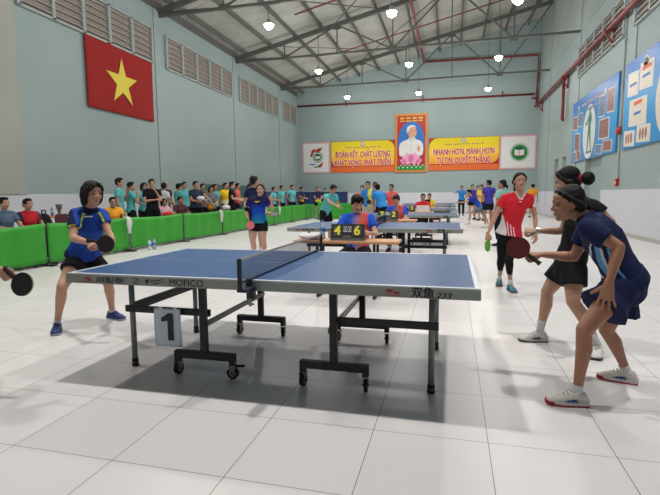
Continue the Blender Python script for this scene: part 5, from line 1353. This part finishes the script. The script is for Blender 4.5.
b = N(); lathe(b, [(.05, 0), (.055, .02), (.04, .06), (.045, .16), (.075, .3), (.09, .42), (.085, .44)], seg=20); obj('bowl', b, mat('pewter', (110,112,106), .5, .3), t, True)
b = N(); lathe(b, [(.075, 0), (.075, .02), (.05, .025)], seg=20); obj('foot', b, mat('pewter', (110,112,106), .5, .3), t, True)
def chair(x, y, rz, label):
    t = thing('plastic_chair', label, 'chair', (x, y, 0), rz)
    b = N(); box(b, -.2, .2, -.2, .2, .42, .45, bev=.01); obj('seat', b, MAROONF, t)
    b = N(); prism(b, [(-.2, .45), (.2, .45), (.21, .8), (.15, .9), (-.15, .9), (-.21, .8)], lambda u, v, w: (u, -.2-w-(v-.45)*.15, v), 0, .02); obj('backrest', b, MAROONF, t)
    for sx in (-1, 1):
        for sy in (-1, 1):
            b = N(); beam(b, (sx*.17, sy*.17, .42), (sx*.2, sy*.2, 0), .03, .03); obj('leg', b, MAROONF, t)
chair(-8.3, xat(71, -8.3), R(-90), 'maroon chair seen over the shoulder of the left player')
def towel(u, label):
    y = xat(u, -7.28)
    b = N(); nx_, nz_ = 6, 14; g = []
    for i in range(nx_+1):
        row = []
        for j in range(nz_+1):
            s = j/nz_; z = .79-.36*s if s < 1 else .4; row.append(b.verts.new((.045+.02*math.sin(i*2.1+s*4)+(.02 if s > .1 else -.01), (i/nx_-.5)*(.13+.06*math.sin(s*5)), z)))
        g.append(row)
    for i in range(nx_):
        for j in range(nz_): b.faces.new((g[i][j], g[i+1][j], g[i+1][j+1], g[i][j+1]))
    o = obj('towel', b, WHITEF, None, True, (-7.26, y, .03)); q_ = o.modifiers.new('t', 'SOLIDIFY'); q_.thickness = .02
    tag(o, label, 'towel')
towel(124.5, 'white towel hung over the barrier before the orange spectator')
towel(218.5, 'long white towel hung over the barrier before the woman in grey')
towel(277.5, 'short white cloth hung over the barrier before the teal trio')
b = N(); ball(b, (0,0,.11), (.11,.11,.11), None, 18)
for f in b.faces: f.material_index = int((f.calc_center_median().y+.11)/.045) % 2
o = obj('ball', b, [ORANGEF, BLACKF], None, True); o.location = (-7.62, xat(211, -7.62), .79); tag(o, 'orange and black striped ball held at the barrier by the woman in grey', 'ball')
b = N(); ball(b, (0,0,.09), (.14,.16,.09), None, 14)
for v in b.verts: v.co += v.co.normalized()*noise.noise(v.co*16)*.04
o = obj('plastic_bag', b, WHITEF, None, True, (-7.6, xat(226, -7.6), .76)); tag(o, 'white plastic bag resting by the barrier before the man in yellow and white', 'bag')
b = N(); ball(b, (0,0,.07), (.13,.13,.07), None, 14); prism(b, [(.05,-.1),(.2,-.08),(.22,.08),(.05,.1)], lambda u, v, w: (u, v, w), .01, .025)
o = obj('cap', b, WHITEF, None, True, (-7.62, xat(201, -7.62), 1.13)); tag(o, 'white cap held out by the stout man in navy', 'cap')
b = N(); ball(b, (0,0,.06), (.12,.2,.07), None, 12); o = obj('red_cloth', b, REDF, None, True, (-7.62, xat(167.5, -7.62), .72)); tag(o, 'red cloth lying before the girl in pink', 'cloth')
# crumpled towel and things on the front umpire desk
b = N(); ball(b, (0,0,.035), (.17,.09,.04), None, 18)
for v in b.verts: v.co += v.co.normalized()*noise.noise(v.co*18)*.03
for v in b.verts: v.co.z = max(v.co.z, .001)
tag(obj('towel', b, WHITEF, None, True, (W(312,236,5.85).x, 5.82, .72)), 'crumpled white towel at the left end of the front umpire desk', 'towel')
# pouch under the nearest table
b = N(); S = [(V(x_,0,0), V(0,1,0), V(0,0,1), w, h_) for x_, w, h_ in ((-.11,.03,.012), (-.05,.07,.022), (.05,.075,.024), (.11,.05,.018))]; skin_loft(b, S, 14)
tag(obj('paddle_case', b, BLACKF, None, True, (W(416,300,3.9).x, 3.9, .665)), 'black paddle case tucked under the right end of the nearest table', 'case')
# green mesh screens and navy folded boards in the back left corner
MESHG = mat('mesh_green', (56,104,92), .7, 0, .1, 8, alpha=.72)
def screen(y, rz, w, label):
    t = thing('mesh_screen', label, 'screen', (-9.5, y, 0), rz, 'green mesh screens behind the spectators')
    b = N(); box(b, -w/2, w/2, -.004, .004, .12, 1.7); obj('mesh', b, MESHG, t)
    b = N()
    for x_ in (-w/2, 0, w/2): box(b, x_-.015, x_+.015, -.015, .015, 0, 1.72)
    for z in (.1, 1.72): box(b, -w/2, w/2, -.015, .015, z-.015, z+.015)
    obj('frame', b, mat('screen_frame_green', (44,96,84), .5), t)
    b = N()
    for x_ in (-w/2+.1, w/2-.1): box(b, x_-.02, x_+.02, -.25, .25, 0, .025)
    obj('foot_bar', b, POSTM, t)
screen(17.8, R(90), 1.9, 'green mesh screen behind the grey and turquoise spectators')
screen(20.0, R(90), 2.2, 'green mesh screen behind the man in black')
BOARDN = mat('board_navy', (34,52,98), .5, 0, .1, 2)
def folded(x, y, rz, label):
    t = thing('navy_board', label, 'folded table', (x, y, 0), rz, 'navy boards in the back left corner')
    for s in (-1, 1):
        b = N(); box(b, -.76, .76, s*.14-.012, s*.14+.012, .12, 1.49); pn = obj('board', b, BOARDN, t)
        b = N(); box(b, -.76, .76, s*.155-.002, s*.155+.002, .12, .14); box(b, -.76, .76, s*.155-.002, s*.155+.002, 1.47, 1.49); box(b, -.002, .002, s*.155-.002, s*.155+.002, .14, 1.47); obj('white_lines', b, LINE, pn)
    b = N()
    for x_ in (-.5, .5): box(b, x_-.02, x_+.02, -.26, .26, .1, .14); box(b, x_-.02, x_+.02, -.02, .02, .14, .75)
    fr_ = obj('frame', b, BLK, t)
    for x_ in (-.5, .5):
        for y_ in (-.22, .22): caster(x_, y_, fr_)
for i, y in enumerate((22.0, 23.62, 25.24, 26.86, 28.48)):
    folded(-9.7, y, R(90), 'upright navy board along the left wall, %s' % ('nearest the camera', 'second from the camera', 'third from the camera', 'fourth from the camera', 'closest to the corner')[i])
for i, x in enumerate((-9.2, -7.5)): folded(x, 30.9, 0, 'upright navy board against the back wall, %s' % ('in the left corner', 'right of the corner one')[i])
